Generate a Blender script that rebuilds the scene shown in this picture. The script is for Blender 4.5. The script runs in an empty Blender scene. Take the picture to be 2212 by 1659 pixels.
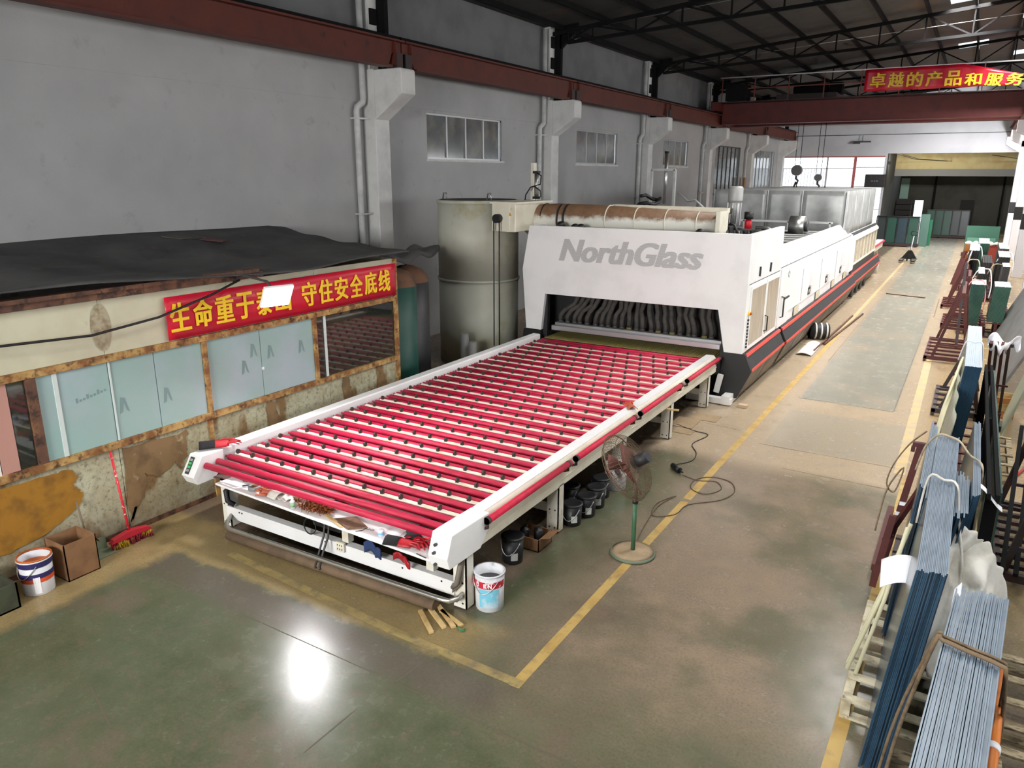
import bpy, bmesh, math, random
from mathutils import Matrix, Vector
random.seed(7)
SC = bpy.context.scene
C = SC.collection
# ------------------------------------------------------------------ camera
cam = bpy.data.cameras.new('camera'); cam.sensor_fit = 'HORIZONTAL'; cam.sensor_width = 36.0
cam.lens = 1615.987 / 2212 * 36; cam.clip_end = 400
cam_o = bpy.data.objects.new('camera', cam); C.objects.link(cam_o)
R0 = (0.85562032, 0.51759502, 0.00304464); R1 = (0.14270602, -0.23024054, -0.96261326); R2 = (-0.49754283, 0.82406595, -0.27086241)
cam_o.matrix_world = Matrix(((R0[0], -R1[0], -R2[0], 0), (R0[1], -R1[1], -R2[1], 0), (R0[2], -R1[2], -R2[2], 4.6), (0, 0, 0, 1)))
SC.camera = cam_o
# ------------------------------------------------------------------ view, world, lights
SC.view_settings.view_transform = 'Standard'; SC.view_settings.look = 'None'
SC.view_settings.gamma = 1.0; SC.view_settings.use_curve_mapping = False
SC.view_settings.exposure = 0.18
SC.cycles.use_denoising = True; SC.cycles.use_light_tree = False
SC.cycles.max_bounces = 4; SC.cycles.diffuse_bounces = 3; SC.cycles.glossy_bounces = 2; SC.cycles.transmission_bounces = 3; SC.cycles.transparent_max_bounces = 6
SC.cycles.use_adaptive_sampling = True; SC.cycles.adaptive_threshold = 0.04; SC.cycles.adaptive_min_samples = 12
SC.cycles.sample_clamp_indirect = 6.0; SC.cycles.caustics_reflective = False; SC.cycles.caustics_refractive = False
W = bpy.data.worlds.new('sky'); SC.world = W; W.use_nodes = True
W.cycles.sampling_method = 'NONE'
bg = W.node_tree.nodes['Background']; bg.inputs[0].default_value = (0.86, 0.93, 1.0, 1); bg.inputs[1].default_value = 2.2
def area(name, loc, target, sx, sy, power, col=(1, 0.97, 0.92), spread=180):
    l = bpy.data.lights.new(name, 'AREA'); l.shape = 'RECTANGLE'; l.size = sx; l.size_y = sy; l.energy = power; l.color = col
    l.spread = math.radians(spread)
    o = bpy.data.objects.new(name, l); C.objects.link(o); o.location = loc
    d = Vector(target) - Vector(loc); o.rotation_euler = d.to_track_quat('-Z', 'Y').to_euler()
    return o
EAVE, SLOPE, XW = 9.3, 0.1, -13.2
def roof_z(x): return EAVE + SLOPE * (x + 13) if x <= 2 else EAVE + SLOPE * 15 - SLOPE * (x - 2)
SKY = [(-1.2, y) for y in (-1.7, 9.6, 20.9, 32.2, 43.6, 54.9)] + [(1.1, y) for y in (4.0, 15.2, 26.5, 37.8, 49.0)]
for i, (x, y) in enumerate(SKY):        # daylight falling through each roof skylight
    area('skylight_daylight', (x, y, roof_z(x) - 0.1), (x, y, 0), 1.2, 1.7, (180 if y < 12 else (520 if y < 30 else 740)), (1, 0.975, 0.94), 130)
for y in (4, 18, 32, 46):      # daylight through the windows of the right hand wall
    area('side_window_daylight', (8.9, y, 4.6), (-4, y + 0.6, 0.4), 9.0, 2.6, 190 if y < 15 else 380, (1, 0.98, 0.96), 140)
for x in (-4.5,):                          # added fill light behind the camera, aimed at the hood
    area('hood_fill_light', (x, -7.8, 5.2), (x - 1, 15, 1.5), 5.0, 2.6, 640, (1, 0.98, 0.95), 100)

# ------------------------------------------------------------------ helpers
def lin(c): return tuple(((v / 255) / 12.92 if v / 255 <= 0.04045 else ((v / 255 + 0.055) / 1.055) ** 2.4) for v in c) + (1,)
MATS = {}
class NT:
    def __init__(s, m):
        s.t = m.node_tree; s.n = s.t.nodes; s.l = s.t.links
    def new(s, typ, **k):
        n = s.n.new(typ)
        for a, b in k.items(): setattr(n, a, b)
        return n
    def put(s, sock, v):
        if hasattr(v, 'is_output') or isinstance(v, bpy.types.NodeSocket): s.l.new(v, sock)
        else: sock.default_value = v
    def math(s, op, a, b=0.0, c=0.0):
        n = s.new('ShaderNodeMath', operation=op); s.put(n.inputs[0], a); s.put(n.inputs[1], b); s.put(n.inputs[2], c); return n.outputs[0]
    def mr(s, v, a, b, lo=0.0, hi=1.0):
        n = s.new('ShaderNodeMapRange'); s.put(n.inputs[0], v); n.inputs[1].default_value = a; n.inputs[2].default_value = b
        n.inputs[3].default_value = lo; n.inputs[4].default_value = hi; return n.outputs[0]
    def mix(s, f, a, b):
        n = s.new('ShaderNodeMix', data_type='RGBA'); s.put(n.inputs[0], f); s.put(n.inputs[6], a); s.put(n.inputs[7], b); return n.outputs[2]
    def noise(s, vec, scale, detail=4, rough=0.55):
        n = s.new('ShaderNodeTexNoise'); s.l.new(vec, n.inputs['Vector']); n.inputs['Scale'].default_value = scale
        n.inputs['Detail'].default_value = detail; n.inputs['Roughness'].default_value = rough; return n.outputs[0]
    def coord(s, kind='Object'): return s.new('ShaderNodeTexCoord').outputs[kind]
    def xyz(s, v):
        n = s.new('ShaderNodeSeparateXYZ'); s.l.new(v, n.inputs[0]); return n.outputs
    def scale(s, v, x, y, z):
        n = s.new('ShaderNodeVectorMath', operation='MULTIPLY'); s.l.new(v, n.inputs[0]); n.inputs[1].default_value = (x, y, z); return n.outputs[0]
    def bump(s, h, strength, dist=0.01):
        n = s.new('ShaderNodeBump'); s.l.new(h, n.inputs['Height']); n.inputs['Strength'].default_value = strength; n.inputs['Distance'].default_value = dist
        s.l.new(n.outputs[0], s.n['Principled BSDF'].inputs['Normal'])
def mat(name, c, rough=0.5, metal=0.0, c2=None, scale=3.0, lo=0.45, hi=0.65, stretch=None, bump=0.0, bscale=60, c3=None, scale3=1.0, lo3=0.5, hi3=0.6, alpha=1.0, trans=0.0, spec=0.5, space='Object'):
    if name in MATS: return MATS[name]
    m = bpy.data.materials.new(name); m.use_nodes = True; t = NT(m); b = t.n['Principled BSDF']
    b.inputs['Roughness'].default_value = rough; b.inputs['Metallic'].default_value = metal; b.inputs['Specular IOR Level'].default_value = spec
    col = lin(c); b.inputs['Base Color'].default_value = col
    if c2 or bump or c3:
        v = t.coord(space)
        if stretch: v = t.scale(v, *stretch)
        if c2:
            f = t.mr(t.noise(v, scale), lo, hi); col = t.mix(f, col, lin(c2))
        if c3:
            f = t.mr(t.noise(v, scale3, 6, 0.65), lo3, hi3); col = t.mix(f, col, lin(c3))
        if c2 or c3: t.l.new(col, b.inputs['Base Color'])
        if bump: t.bump(t.noise(v, bscale, 3), bump)
    b.inputs['Alpha'].default_value = alpha; b.inputs['Transmission Weight'].default_value = trans
    MATS[name] = m; return m
def emit(name, c, s):
    if name in MATS: return MATS[name]
    m = bpy.data.materials.new(name); m.use_nodes = True; b = m.node_tree.nodes['Principled BSDF']
    b.inputs['Base Color'].default_value = lin(c); b.inputs['Emission Color'].default_value = lin(c); b.inputs['Emission Strength'].default_value = s
    MATS[name] = m; return m
def origin(o):
    v = Vector((0, 0, 0))
    while o is not None: v += o.location; o = o.parent
    return v
class MB:
    """collects shapes and links them as one mesh object"""
    def __init__(s): s.v = []; s.f = []; s.sm = []
    def add(s, vs, fs, smooth=False):
        n = len(s.v); s.v += [tuple(v) for v in vs]; s.f += [tuple(i + n for i in f) for f in fs]; s.sm += [smooth] * len(fs); return s
    def box(s, x0, x1, y0, y1, z0, z1):
        return s.add([(x, y, z) for x in (x0, x1) for y in (y0, y1) for z in (z0, z1)],
                     [(0, 1, 3, 2), (4, 6, 7, 5), (0, 4, 5, 1), (2, 3, 7, 6), (0, 2, 6, 4), (1, 5, 7, 3)])
    def bar(s, p, q, w, h=None, up=(0, 0, 1)):
        """rectangular bar from p to q, w across, h along up"""
        h = h or w; p = Vector(p); q = Vector(q); d = (q - p).normalized(); u = Vector(up)
        if abs(d.dot(u)) > 0.98: u = Vector((0, 1, 0))
        a = d.cross(u).normalized(); b = a.cross(d).normalized(); vs = []
        for e in (p, q):
            for i, j in ((-1, -1), (1, -1), (1, 1), (-1, 1)): vs.append(e + a * (w / 2 * i) + b * (h / 2 * j))
        return s.add(vs, [(3, 2, 1, 0), (4, 5, 6, 7)] + [(i, (i + 1) % 4, (i + 1) % 4 + 4, i + 4) for i in range(4)])
    def prism(s, poly, axis, a, b):
        """polygon in the plane across axis, extruded from a to b"""
        def pt(u, w, t): return (t, u, w) if axis == 'x' else ((u, t, w) if axis == 'y' else (u, w, t))
        n = len(poly); vs = [pt(u, w, a) for u, w in poly] + [pt(u, w, b) for u, w in poly]
        return s.add(vs, [tuple(range(n))[::-1], tuple(range(n, 2 * n))] + [(i, (i + 1) % n, (i + 1) % n + n, i + n) for i in range(n)])
    def tube(s, pts, r, n=8, cap=True, closed=False):
        pts = [Vector(p) for p in pts]; rs = r if isinstance(r, (list, tuple)) else [r] * len(pts); vs = []; k = len(pts); prev = None
        for i, p in enumerate(pts):
            if closed: d = pts[(i + 1) % k] - pts[i - 1]
            else: d = pts[min(i + 1, k - 1)] - pts[max(i - 1, 0)]
            d.normalize()
            if prev is None:
                u = Vector((0, 0, 1)) if abs(d.z) < 0.9 else Vector((1, 0, 0)); a = d.cross(u).normalized()
            else:
                a = (prev - d * prev.dot(d)).normalized()
            prev = a; b = d.cross(a)
            for j in range(n):
                t = 2 * math.pi * j / n; vs.append(p + (a * math.cos(t) + b * math.sin(t)) * rs[i])
        fs = []
        for i in range(k if closed else k - 1):
            m = (i + 1) % k
            for j in range(n): fs.append((i * n + j, i * n + (j + 1) % n, m * n + (j + 1) % n, m * n + j))
        s.add(vs, fs, True)
        if cap and not closed:
            o = len(s.v) - len(vs); s.f.append(tuple(o + j for j in range(n))[::-1]); s.f.append(tuple(o + (k - 1) * n + j for j in range(n))); s.sm += [False, False]
        return s
    def cyl(s, p, q, r, n=16, r2=None): return s.tube([p, q], [r, r if r2 is None else r2], n)
    def lathe(s, prof, cx, cy, n=24, cz=0.0, cap=True):
        vs = []; k = len(prof)
        for r, z in prof:
            for j in range(n):
                t = 2 * math.pi * j / n; vs.append((cx + r * math.cos(t), cy + r * math.sin(t), cz + z))
        fs = [(i * n + j, i * n + (j + 1) % n, (i + 1) * n + (j + 1) % n, (i + 1) * n + j) for i in range(k - 1) for j in range(n)]
        s.add(vs, fs, True)
        if cap:
            o = len(s.v) - len(vs); s.f.append(tuple(o + j for j in range(n))[::-1]); s.f.append(tuple(o + (k - 1) * n + j for j in range(n))); s.sm += [False, False]
        return s
    def grid(s, fn, nu, nv, smooth=True):
        vs = [fn(i / nu, j / nv) for i in range(nu + 1) for j in range(nv + 1)]
        return s.add(vs, [(i * (nv + 1) + j, (i + 1) * (nv + 1) + j, (i + 1) * (nv + 1) + j + 1, i * (nv + 1) + j + 1) for i in range(nu) for j in range(nv)], smooth)
    def mesh(s, name, m, off=Vector((0, 0, 0))):
        me = bpy.data.meshes.new(name); me.from_pydata([tuple(Vector(v) - off) for v in s.v], [], s.f)
        for p, q in zip(me.polygons, s.sm): p.use_smooth = q
        bm = bmesh.new(); bm.from_mesh(me); bmesh.ops.recalc_face_normals(bm, faces=bm.faces); bm.to_mesh(me); bm.free()
        me.materials.append(m); return me
    def build(s, name, m, parent=None, bevel=0.0, solid=0.0, local=False, sub=0):
        o = bpy.data.objects.new(name, s.mesh(name, m, Vector((0, 0, 0)) if local else origin(parent))); C.objects.link(o)
        if parent is not None: o.parent = parent
        if solid: md = o.modifiers.new('solid', 'SOLIDIFY'); md.thickness = solid; md.offset = 0
        if sub: md = o.modifiers.new('sub', 'SUBSURF'); md.levels = sub; md.render_levels = sub
        if bevel: md = o.modifiers.new('bevel', 'BEVEL'); md.width = bevel; md.segments = 2; md.limit_method = 'ANGLE'
        return o
def tag(o, label, cat=None, group=None, kind=None):
    if label: o['label'] = label
    if cat: o['category'] = cat
    if group: o['group'] = group
    if kind: o['kind'] = kind
    return o
def thing(name, label, cat, loc=(0, 0, 0), group=None, rz=0.0, kind=None):
    o = bpy.data.objects.new(name, None); C.objects.link(o); o.location = loc; o.rotation_euler = (0, 0, rz); o.empty_display_size = 0.1
    return tag(o, label, cat, group, kind)
def struct(o, label=None): o['kind'] = 'structure'; return tag(o, label) if label else o
def dup(o, dloc, parent=None, top=True):
    """copy of an object with its parts, moved by dloc"""
    c = o.copy(); C.objects.link(c); c.parent = parent
    if top: c.location = Vector(o.location) + Vector(dloc)
    for ch in o.children: dup(ch, (0, 0, 0), c, False)
    return c
def text_mesh(body, size, m, name, parent=None, bold=0.0, shear=0.0, extrude=0.002, width=None, height=None, fat=0.0):
    """lettering as a flat mesh, in the xz plane facing -y, lower left at 0,0 (local)"""
    cu = bpy.data.curves.new(name, 'FONT'); cu.body = body; cu.size = size; cu.offset = bold; cu.shear = shear; cu.extrude = extrude; cu.resolution_u = 4
    o = bpy.data.objects.new(name, cu); C.objects.link(o); bpy.context.view_layer.update()
    me = bpy.data.meshes.new_from_object(o.evaluated_get(bpy.context.evaluated_depsgraph_get())); bpy.data.objects.remove(o)
    xs = [v.co.x for v in me.vertices]; ys = [v.co.y for v in me.vertices]; x0, x1, y0, y1 = min(xs), max(xs), min(ys), max(ys)
    sx = width / (x1 - x0) if width else 1; sy = height / (y1 - y0) if height else 1
    for v in me.vertices:
        x, y, z = v.co; v.co = ((x - x0) * sx, -z, (y - y0) * sy)
    if fat:      # heavier weight: the outline repeated a little to each side
        bm = bmesh.new(); bm.from_mesh(me); src = bm.faces[:]
        for d in (-fat, fat):
            g = bmesh.ops.duplicate(bm, geom=src + list({e for f in src for e in f.edges}) + list({v for f in src for v in f.verts}))
            for v in g['geom']:
                if isinstance(v, bmesh.types.BMVert): v.co.x += d; v.co.y -= 0.0006 * (1 if d > 0 else 2)
        bm.to_mesh(me); bm.free()
    me.materials.clear(); me.materials.append(m)
    r = bpy.data.objects.new(name, me); C.objects.link(r)
    if parent is not None: r.parent = parent
    return r
# ------------------------------------------------------------------ materials
WALL = mat('painted_plaster', (182, 182, 182), 0.9, c2=(170, 170, 170), scale=0.8, lo=0.3, hi=0.7, c3=(158, 158, 156), scale3=2.2, lo3=0.6, hi3=0.75, bump=0.15, bscale=40)
CONC = mat('painted_concrete', (222, 222, 220), 0.85, c2=(206, 206, 204), scale=2, c3=(150, 148, 144), scale3=5, lo3=0.66, hi3=0.76)
PIPEW = mat('white_pvc', (205, 206, 205), 0.5, c2=(185, 186, 184), scale=3)
ROOFM = mat('dark_roof_sheet', (58, 56, 55), 0.7, c2=(48, 47, 46), scale=1.5, c3=(86, 66, 50), scale3=0.3, lo3=0.58, hi3=0.7)
STEELD = mat('dark_painted_steel', (24, 24, 25), 0.9, spec=0.15)
RED_BEAM = mat('red_oxide_beam', (94, 36, 19), 0.6, c2=(80, 30, 18), scale=2, lo=0.35, hi=0.7, c3=(56, 26, 20), scale3=4, lo3=0.6, hi3=0.7)
RED_CRANE = mat('crane_red', (92, 32, 29), 0.55, c2=(80, 27, 27), scale=2)
WHITE = mat('white_enamel', (238, 238, 238), 0.35, c2=(230, 230, 230), scale=1.5)
CREAM = mat('cream_enamel', (226, 222, 204), 0.42, c2=(216, 210, 190), scale=3, c3=(178, 158, 120), scale3=6, lo3=0.66, hi3=0.8)
BLACK = mat('black_plastic', (24, 24, 25), 0.5)
BLACKS = mat('black_steel', (30, 30, 32), 0.55, c2=(38, 37, 36), scale=5)
DARKG = mat('dark_grey_steel', (60, 61, 62), 0.5)
PINK = mat('crimson_rope_roller', (202, 24, 72), 0.5, c2=(176, 18, 54), scale=5, stretch=(1, 6, 6), lo=0.35, hi=0.65, bump=0.25, bscale=120)
REDBAR = mat('crimson_foam_bumper', (190, 18, 58), 0.55, c2=(168, 14, 46), scale=8)
SLAT = mat('ivory_slat', (236, 232, 216), 0.4, c2=(226, 216, 190), scale=3, lo=0.45, hi=0.6)
CHROME = mat('steel_tube', (200, 200, 196), 0.3, 0.9)
GALV = mat('galvanised_sheet', (196, 198, 197), 0.36, 0.35, c2=(150, 153, 152), scale=1.6, lo=0.35, hi=0.7, bump=0.35, bscale=1.6)
ALU = mat('aluminium', (190, 190, 192), 0.35, 0.8)
RUST = mat('rusty_frame', (128, 84, 46), 0.8, c2=(186, 150, 92), scale=6, lo=0.4, hi=0.62, c3=(74, 46, 30), scale3=9, lo3=0.52, hi3=0.66)
BROWNF = mat('brown_frame', (92, 62, 48), 0.7, c2=(120, 84, 58), scale=5, c3=(60, 40, 32), scale3=7)
GLASS_LIT = mat('glass_edge_lit', (124, 141, 157), 0.35, c2=(108, 125, 142), scale=3)  # top edges, with the light from above painted into the colour
GLASS_SHADE = mat('glass_edge_shaded', (48, 76, 98), 0.2, c2=(38, 64, 86), scale=2)  # sheet ends and faces, with their shade painted into the colour
GLASSG = mat('glass_edge_green', (58, 96, 84), 0.25, c2=(46, 80, 74), scale=2)
RACKR = mat('maroon_rack_paint', (86, 36, 33), 0.65, c2=(70, 32, 31), scale=5, c3=(58, 34, 28), scale3=8, lo3=0.6, hi3=0.7)
RACKD = mat('dark_rack_paint', (52, 44, 44), 0.6, c2=(66, 40, 38), scale=5)
WOOD = mat('grey_pallet_wood', (172, 158, 128), 0.85, c2=(128, 112, 84), scale=4, stretch=(1, 4, 4), c3=(96, 84, 66), scale3=9)
WOODY = mat('raw_stick_wood', (206, 178, 124), 0.8, c2=(176, 146, 94), scale=5)
CLOTH = mat('white_cloth', (222, 220, 212), 0.95, c2=(196, 192, 180), scale=4, bump=0.2)
ROPEM = mat('dirty_rope', (186, 174, 152), 0.95, c2=(150, 136, 112), scale=14)
ROPEB = mat('brown_rope', (128, 108, 84), 0.95, c2=(100, 84, 64), scale=14)
PAPER = mat('white_paper', (244, 244, 248), 0.8)
CARD = mat('cardboard', (134, 98, 66), 0.9, c2=(114, 82, 55), scale=4)
YELLOW_LET = mat('yellow_lettering', (246, 208, 34), 0.45)
BANNER = mat('red_vinyl_banner', (204, 24, 52), 0.32, c2=(188, 20, 46), scale=2)
TARP = mat('grey_tarpaulin', (80, 80, 79), 0.75, c2=(60, 60, 61), scale=1.2, lo=0.35, hi=0.65, c3=(96, 90, 76), scale3=2.4, lo3=0.58, hi3=0.72, bump=0.4, bscale=6)

def floor_material():
    m = bpy.data.materials.new('painted_shop_floor'); m.use_nodes = True; t = NT(m); b = t.n['Principled BSDF']
    v = t.coord(); x, y, z = t.xyz(v)
    n1 = t.noise(v, 0.55, 5, 0.6); n2 = t.noise(v, 2.6, 7, 0.7); n3 = t.noise(v, 38, 3, 0.7)
    green = t.mix(t.mr(n2, 0.35, 0.7), lin((76, 84, 61)), lin((94, 99, 76)))
    tan = t.mix(t.mr(n2, 0.35, 0.7), lin((184, 165, 139)), lin((162, 146, 124)))
    brown = t.mix(t.mr(n2, 0.3, 0.7), lin((120, 102, 89)), lin((100, 86, 75)))
    ochre = t.mix(t.mr(n2, 0.3, 0.7), lin((164, 142, 98)), lin((138, 118, 80)))
    wob = t.math('MULTIPLY', t.math('SUBTRACT', n2, 0.5), 0.35); wobl = t.math('MULTIPLY', t.math('SUBTRACT', n1, 0.5), 2.4)
    xw = t.math('ADD', x, wob); yw = t.math('ADD', y, wob); xl = t.math('ADD', x, wobl); yl = t.math('ADD', y, wobl)
    def band(v, a, b, c, d): return t.math('MULTIPLY', t.mr(v, a, b), t.mr(v, d, c))
    # green paint worn to brown in patches
    nm = t.noise(v, 5.5, 8, 0.8)
    col = t.mix(t.mr(n1, 0.56, 0.68, 0, 0.8), green, brown); col = t.mix(t.mr(nm, 0.5, 0.66, 0, 0.5), col, brown)
    # browner traffic bay between the loading table and the storage strip, with green left in places
    bay = t.math('MULTIPLY', t.mr(xl, -3.9, -3.0), t.mr(yl, 4.2, 6.0)); col = t.mix(t.math('MULTIPLY', bay, t.mr(t.math('ADD', n1, t.math('MULTIPLY', t.mr(xl, -2.2, -1.0), 0.1)), 0.66, 0.5, 0.25, 0.95)), col, t.mix(0.4, brown, tan))
    # grey-brown strip before the table, ochre dust against the table and the office
    col = t.mix(t.math('MULTIPLY', t.math('MULTIPLY', band(yw, 4.5, 4.7, 5.0, 5.15), t.mr(xw, -2.9, -3.2)), 0.75), col, lin((92, 84, 76)))
    col = t.mix(t.math('MULTIPLY', t.math('MULTIPLY', band(yw, 5.05, 5.15, 5.75, 5.9), t.mr(xw, -3.4, -3.9)), 0.8), col, ochre)
    col = t.mix(t.math('MULTIPLY', t.mr(xw, -7.95, -8.12), 0.9), col, ochre)
    und = t.math('MULTIPLY', t.mr(xw, -3.95, -4.15), t.mr(yw, 5.8, 5.95)); col = t.mix(t.math('MULTIPLY', und, 0.75), col, brown)
    # bare tan concrete further down, green walkway in its middle
    far = t.math('MULTIPLY', t.mr(yw, 11.6, 12.1), t.mr(xw, -4.4, -4.2)); col = t.mix(far, col, tan)
    g2 = t.mix(t.mr(n2, 0.3, 0.7), lin((138, 136, 124)), lin((150, 147, 135)))
    walk = t.math('MULTIPLY', t.math('MULTIPLY', t.mr(x, -2.66, -2.62), t.mr(x, -0.8, -0.84)), t.mr(y, 16.25, 16.3))
    walk2 = t.math('MULTIPLY', t.math('MULTIPLY', t.mr(x, -2.66, -2.62), t.mr(x, -0.5, -0.55)), band(y, 13.0, 13.05, 15.3, 15.4))
    col = t.mix(t.math('MULTIPLY', walk, t.mr(n1, 0.75, 0.5, 0.4, 1)), col, g2); col = t.mix(t.math('MULTIPLY', walk2, 0.45), col, g2)
    st = t.mr(xw, -0.5, -0.1); col = t.mix(t.math('MULTIPLY', st, t.math('MULTIPLY', t.mr(y, 7, 11), 0.7)), col, lin((166, 140, 98)))
    # grit, scuffs and scratches
    col = t.mix(t.mr(n3, 0.45, 0.75, 0, 0.45), col, lin((74, 65, 53)))
    col = t.mix(t.mr(t.noise(v, 20, 4, 0.6), 0.5, 0.8, 0, 0.1), col, lin((150, 138, 117)))
    t.l.new(col, b.inputs['Base Color'])
    t.l.new(t.mr(n2, 0.3, 0.7, 0.19, 0.31), b.inputs['Roughness']); b.inputs['Specular IOR Level'].default_value = 0.25
    t.bump(n3, 0.12, 0.004)
    return m
# ------------------------------------------------------------------ the hall: floor, walls, roof
floor = struct(MB().box(-13.4, 9.3, -8.3, 90, -0.2, 0).build('floor', floor_material()))
YL = mat('yellow_floor_paint', (188, 158, 92), 0.6, c2=(172, 138, 72), scale=3, c3=(142, 120, 84), scale3=5, lo3=0.52, hi3=0.7)
YLD = mat('worn_yellow_paint', (166, 146, 92), 0.6, c2=(140, 122, 84), scale=3, c3=(118, 106, 80), scale3=5, lo3=0.48, hi3=0.62)
YLF = mat('faded_yellow_paint', (196, 170, 116), 0.6, c2=(182, 160, 124), scale=3, c3=(172, 154, 124), scale3=4, lo3=0.45, hi3=0.6)
JOINT = mat('floor_joint', (92, 82, 68), 0.9)
def strip(name, m, pts, w, z=0.0015):
    b = MB()
    for p, q in zip(pts, pts[1:]):
        d = (Vector(q) - Vector(p)).normalized() * (w / 2); nrm = Vector((-d.y, d.x))
        p2 = Vector(p); q2 = Vector(q)
        b.add([(*(p2 + nrm), z), (*(p2 - nrm), z), (*(q2 - nrm), z), (*(q2 + nrm), z)], [(0, 1, 2, 3)])
    return b.build(name, m, floor)
strip('yellow_line', YL, [(-3.05, 5.1), (-3.03, 9.9)], 0.11)
strip('yellow_line', YL, [(-3.03, 10.0), (-3.0, 24)], 0.12)
strip('yellow_line', YLF, [(-3.0, 24.05), (-2.98, 46)], 0.12)
strip('yellow_line', YLD, [(-3.0, 5.16), (-4.6, 5.2), (-7.4, 5.42)], 0.11, 0.0017)
strip('yellow_line', YL, [(-0.42, 2.0), (-0.36, 6.2), (-0.33, 12.6)], 0.12)
strip('yellow_line', YLF, [(-0.45, 12.7), (-0.5, 22)], 0.16)
for p, q, w in (((-2.68, 16.3), (-0.84, 16.26), 0.02), ((-2.72, 12.97), (-0.38, 12.95), 0.02), ((-2.1, 11.98), (-0.46, 11.94), 0.018), ((-7.6, 4.6), (-4.0, 4.57), 0.01),
                ((-4.0, 4.57), (-1.2, 4.5), 0.01), ((-4.0, 4.95), (-4.05, 4.3), 0.01), ((-4.09, 4.1), (-4.1, 3.5), 0.012), ((-6.4, 3.05), (-5.74, 2.84), 0.012), ((-2.68, 20.0), (-2.68, 40), 0.015), ((-3.17, 13.5), (-3.9, 13.6), 0.015),
                ((-0.84, 16.3), (-0.84, 28), 0.015), ((-0.7, 28.5), (-0.72, 33), 0.03), ((-2.5, 31.8), (-4.0, 31.6), 0.05)):
    strip('floor_joint', JOINT, [p, q], w, 0.001)

def cell_wall(axis, at0, th, u0, u1, z0, z1, holes):
    """wall with rectangular openings: axis x -> plane at x, u runs along y"""
    us = sorted({u0, u1, *[h[0] for h in holes], *[h[1] for h in holes]}); zs = sorted({z0, z1, *[h[2] for h in holes], *[h[3] for h in holes]})
    b = MB()
    for i in range(len(us) - 1):
        j = 0
        while j < len(zs) - 1:
            um = (us[i] + us[i + 1]) / 2
            if any(h[0] < um < h[1] and h[2] < (zs[j] + zs[j + 1]) / 2 < h[3] for h in holes): j += 1; continue
            k = j
            while k + 1 < len(zs) - 1 and not any(h[0] < um < h[1] and h[2] < (zs[k + 1] + zs[k + 2]) / 2 < h[3] for h in holes): k += 1
            if axis == 'x': b.box(at0, at0 + th, us[i], us[i + 1], zs[j], zs[k + 1])
            else: b.box(us[i], us[i + 1], at0, at0 + th, zs[j], zs[k + 1])
            j = k + 1
    return b
WIN = [(17.3, 21.2, 4.98, 6.2), (26.5, 30.3, 4.96, 6.2), (35.8, 39.4, 4.98, 6.2), (44.3, 49.6, 1.2, 6.2), (53.2, 58.9, 1.2, 6.2)]
wall_l = struct(cell_wall('x', XW - 0.25, 0.25, -8.3, 60.75, 0, 9.45, WIN).build('wall_left', WALL))
MB().box(XW, XW + 0.02, -8.3, 60.5, 6.27, 6.95).build('ring_beam', WALL, wall_l)
MB().box(XW, XW + 0.02, -8.3, 60.5, 7.6, 9.4).build('upper_wall', mat('dark_grey_wall', (118, 118, 120), 0.92, c2=(104, 104, 106), scale=0.9, bump=0.15, bscale=40), wall_l)  # upper wall in a darker grey than the wall below
GLASSW = mat('dusty_window_glass', (96, 99, 100), 0.12, c2=(120, 120, 112), scale=2, spec=0.8, alpha=0.93)
GLASSK = mat('dark_window_glass', (70, 73, 74), 0.15, c2=(92, 92, 86), scale=3, spec=0.8, alpha=0.97)
CURT = mat('yellow_curtain', (206, 196, 96), 0.9)
for n, (y0, y1, z0, z1) in enumerate(WIN):
    w = struct(thing('window_%d' % (n + 1), None, None, (XW, (y0 + y1) / 2, z0)))
    fm = ALU if n != 3 else DARKG
    fr = MB(); t = 0.05
    fr.box(XW - 0.14, XW - 0.04, y0, y1, z0, z0 + t).box(XW - 0.14, XW - 0.04, y0, y1, z1 - t, z1).box(XW - 0.14, XW - 0.04, y0, y0 + t, z0, z1).box(XW - 0.14, XW - 0.04, y1 - t, y1, z0, z1)
    fr.build('window_frame', fm, w)
    MB().box(XW - 0.02, XW + 0.06, y0 - 0.05, y1 + 0.05, z0 - 0.06, z0).build('window_sill', CONC, w)
    k = 4 if n < 3 else 6
    for i in range(k):
        a = y0 + t + (y1 - y0 - 2 * t) * i / k; c = y0 + t + (y1 - y0 - 2 * t) * (i + 1) / k
        if i: MB().box(XW - 0.13, XW - 0.05, a - 0.03, a + 0.03, z0 + t, z1 - t).build('mullion', fm, w)
        pm = GLASSK if n == 2 else GLASSW
        MB().box(XW - 0.095, XW - 0.085, a + 0.03, c - 0.03, z0 + t, z1 - t).build('pane', pm, w)
    if n == 0:
        for a, c in ((18.9, 19.2), (19.35, 19.7), (20.75, 21.0)):
            MB().grid(lambda u, v, a=a, c=c: (XW - 0.2 - 0.02 * math.sin(u * 19), a + (c - a) * u, z0 + (z1 - z0) * v), 8, 1).build('curtain', CURT, w)
    if n == 3:
        MB().box(XW - 0.14, XW - 0.04, y0, y1, 3.4, 3.5).build('transom', fm, w)
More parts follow.
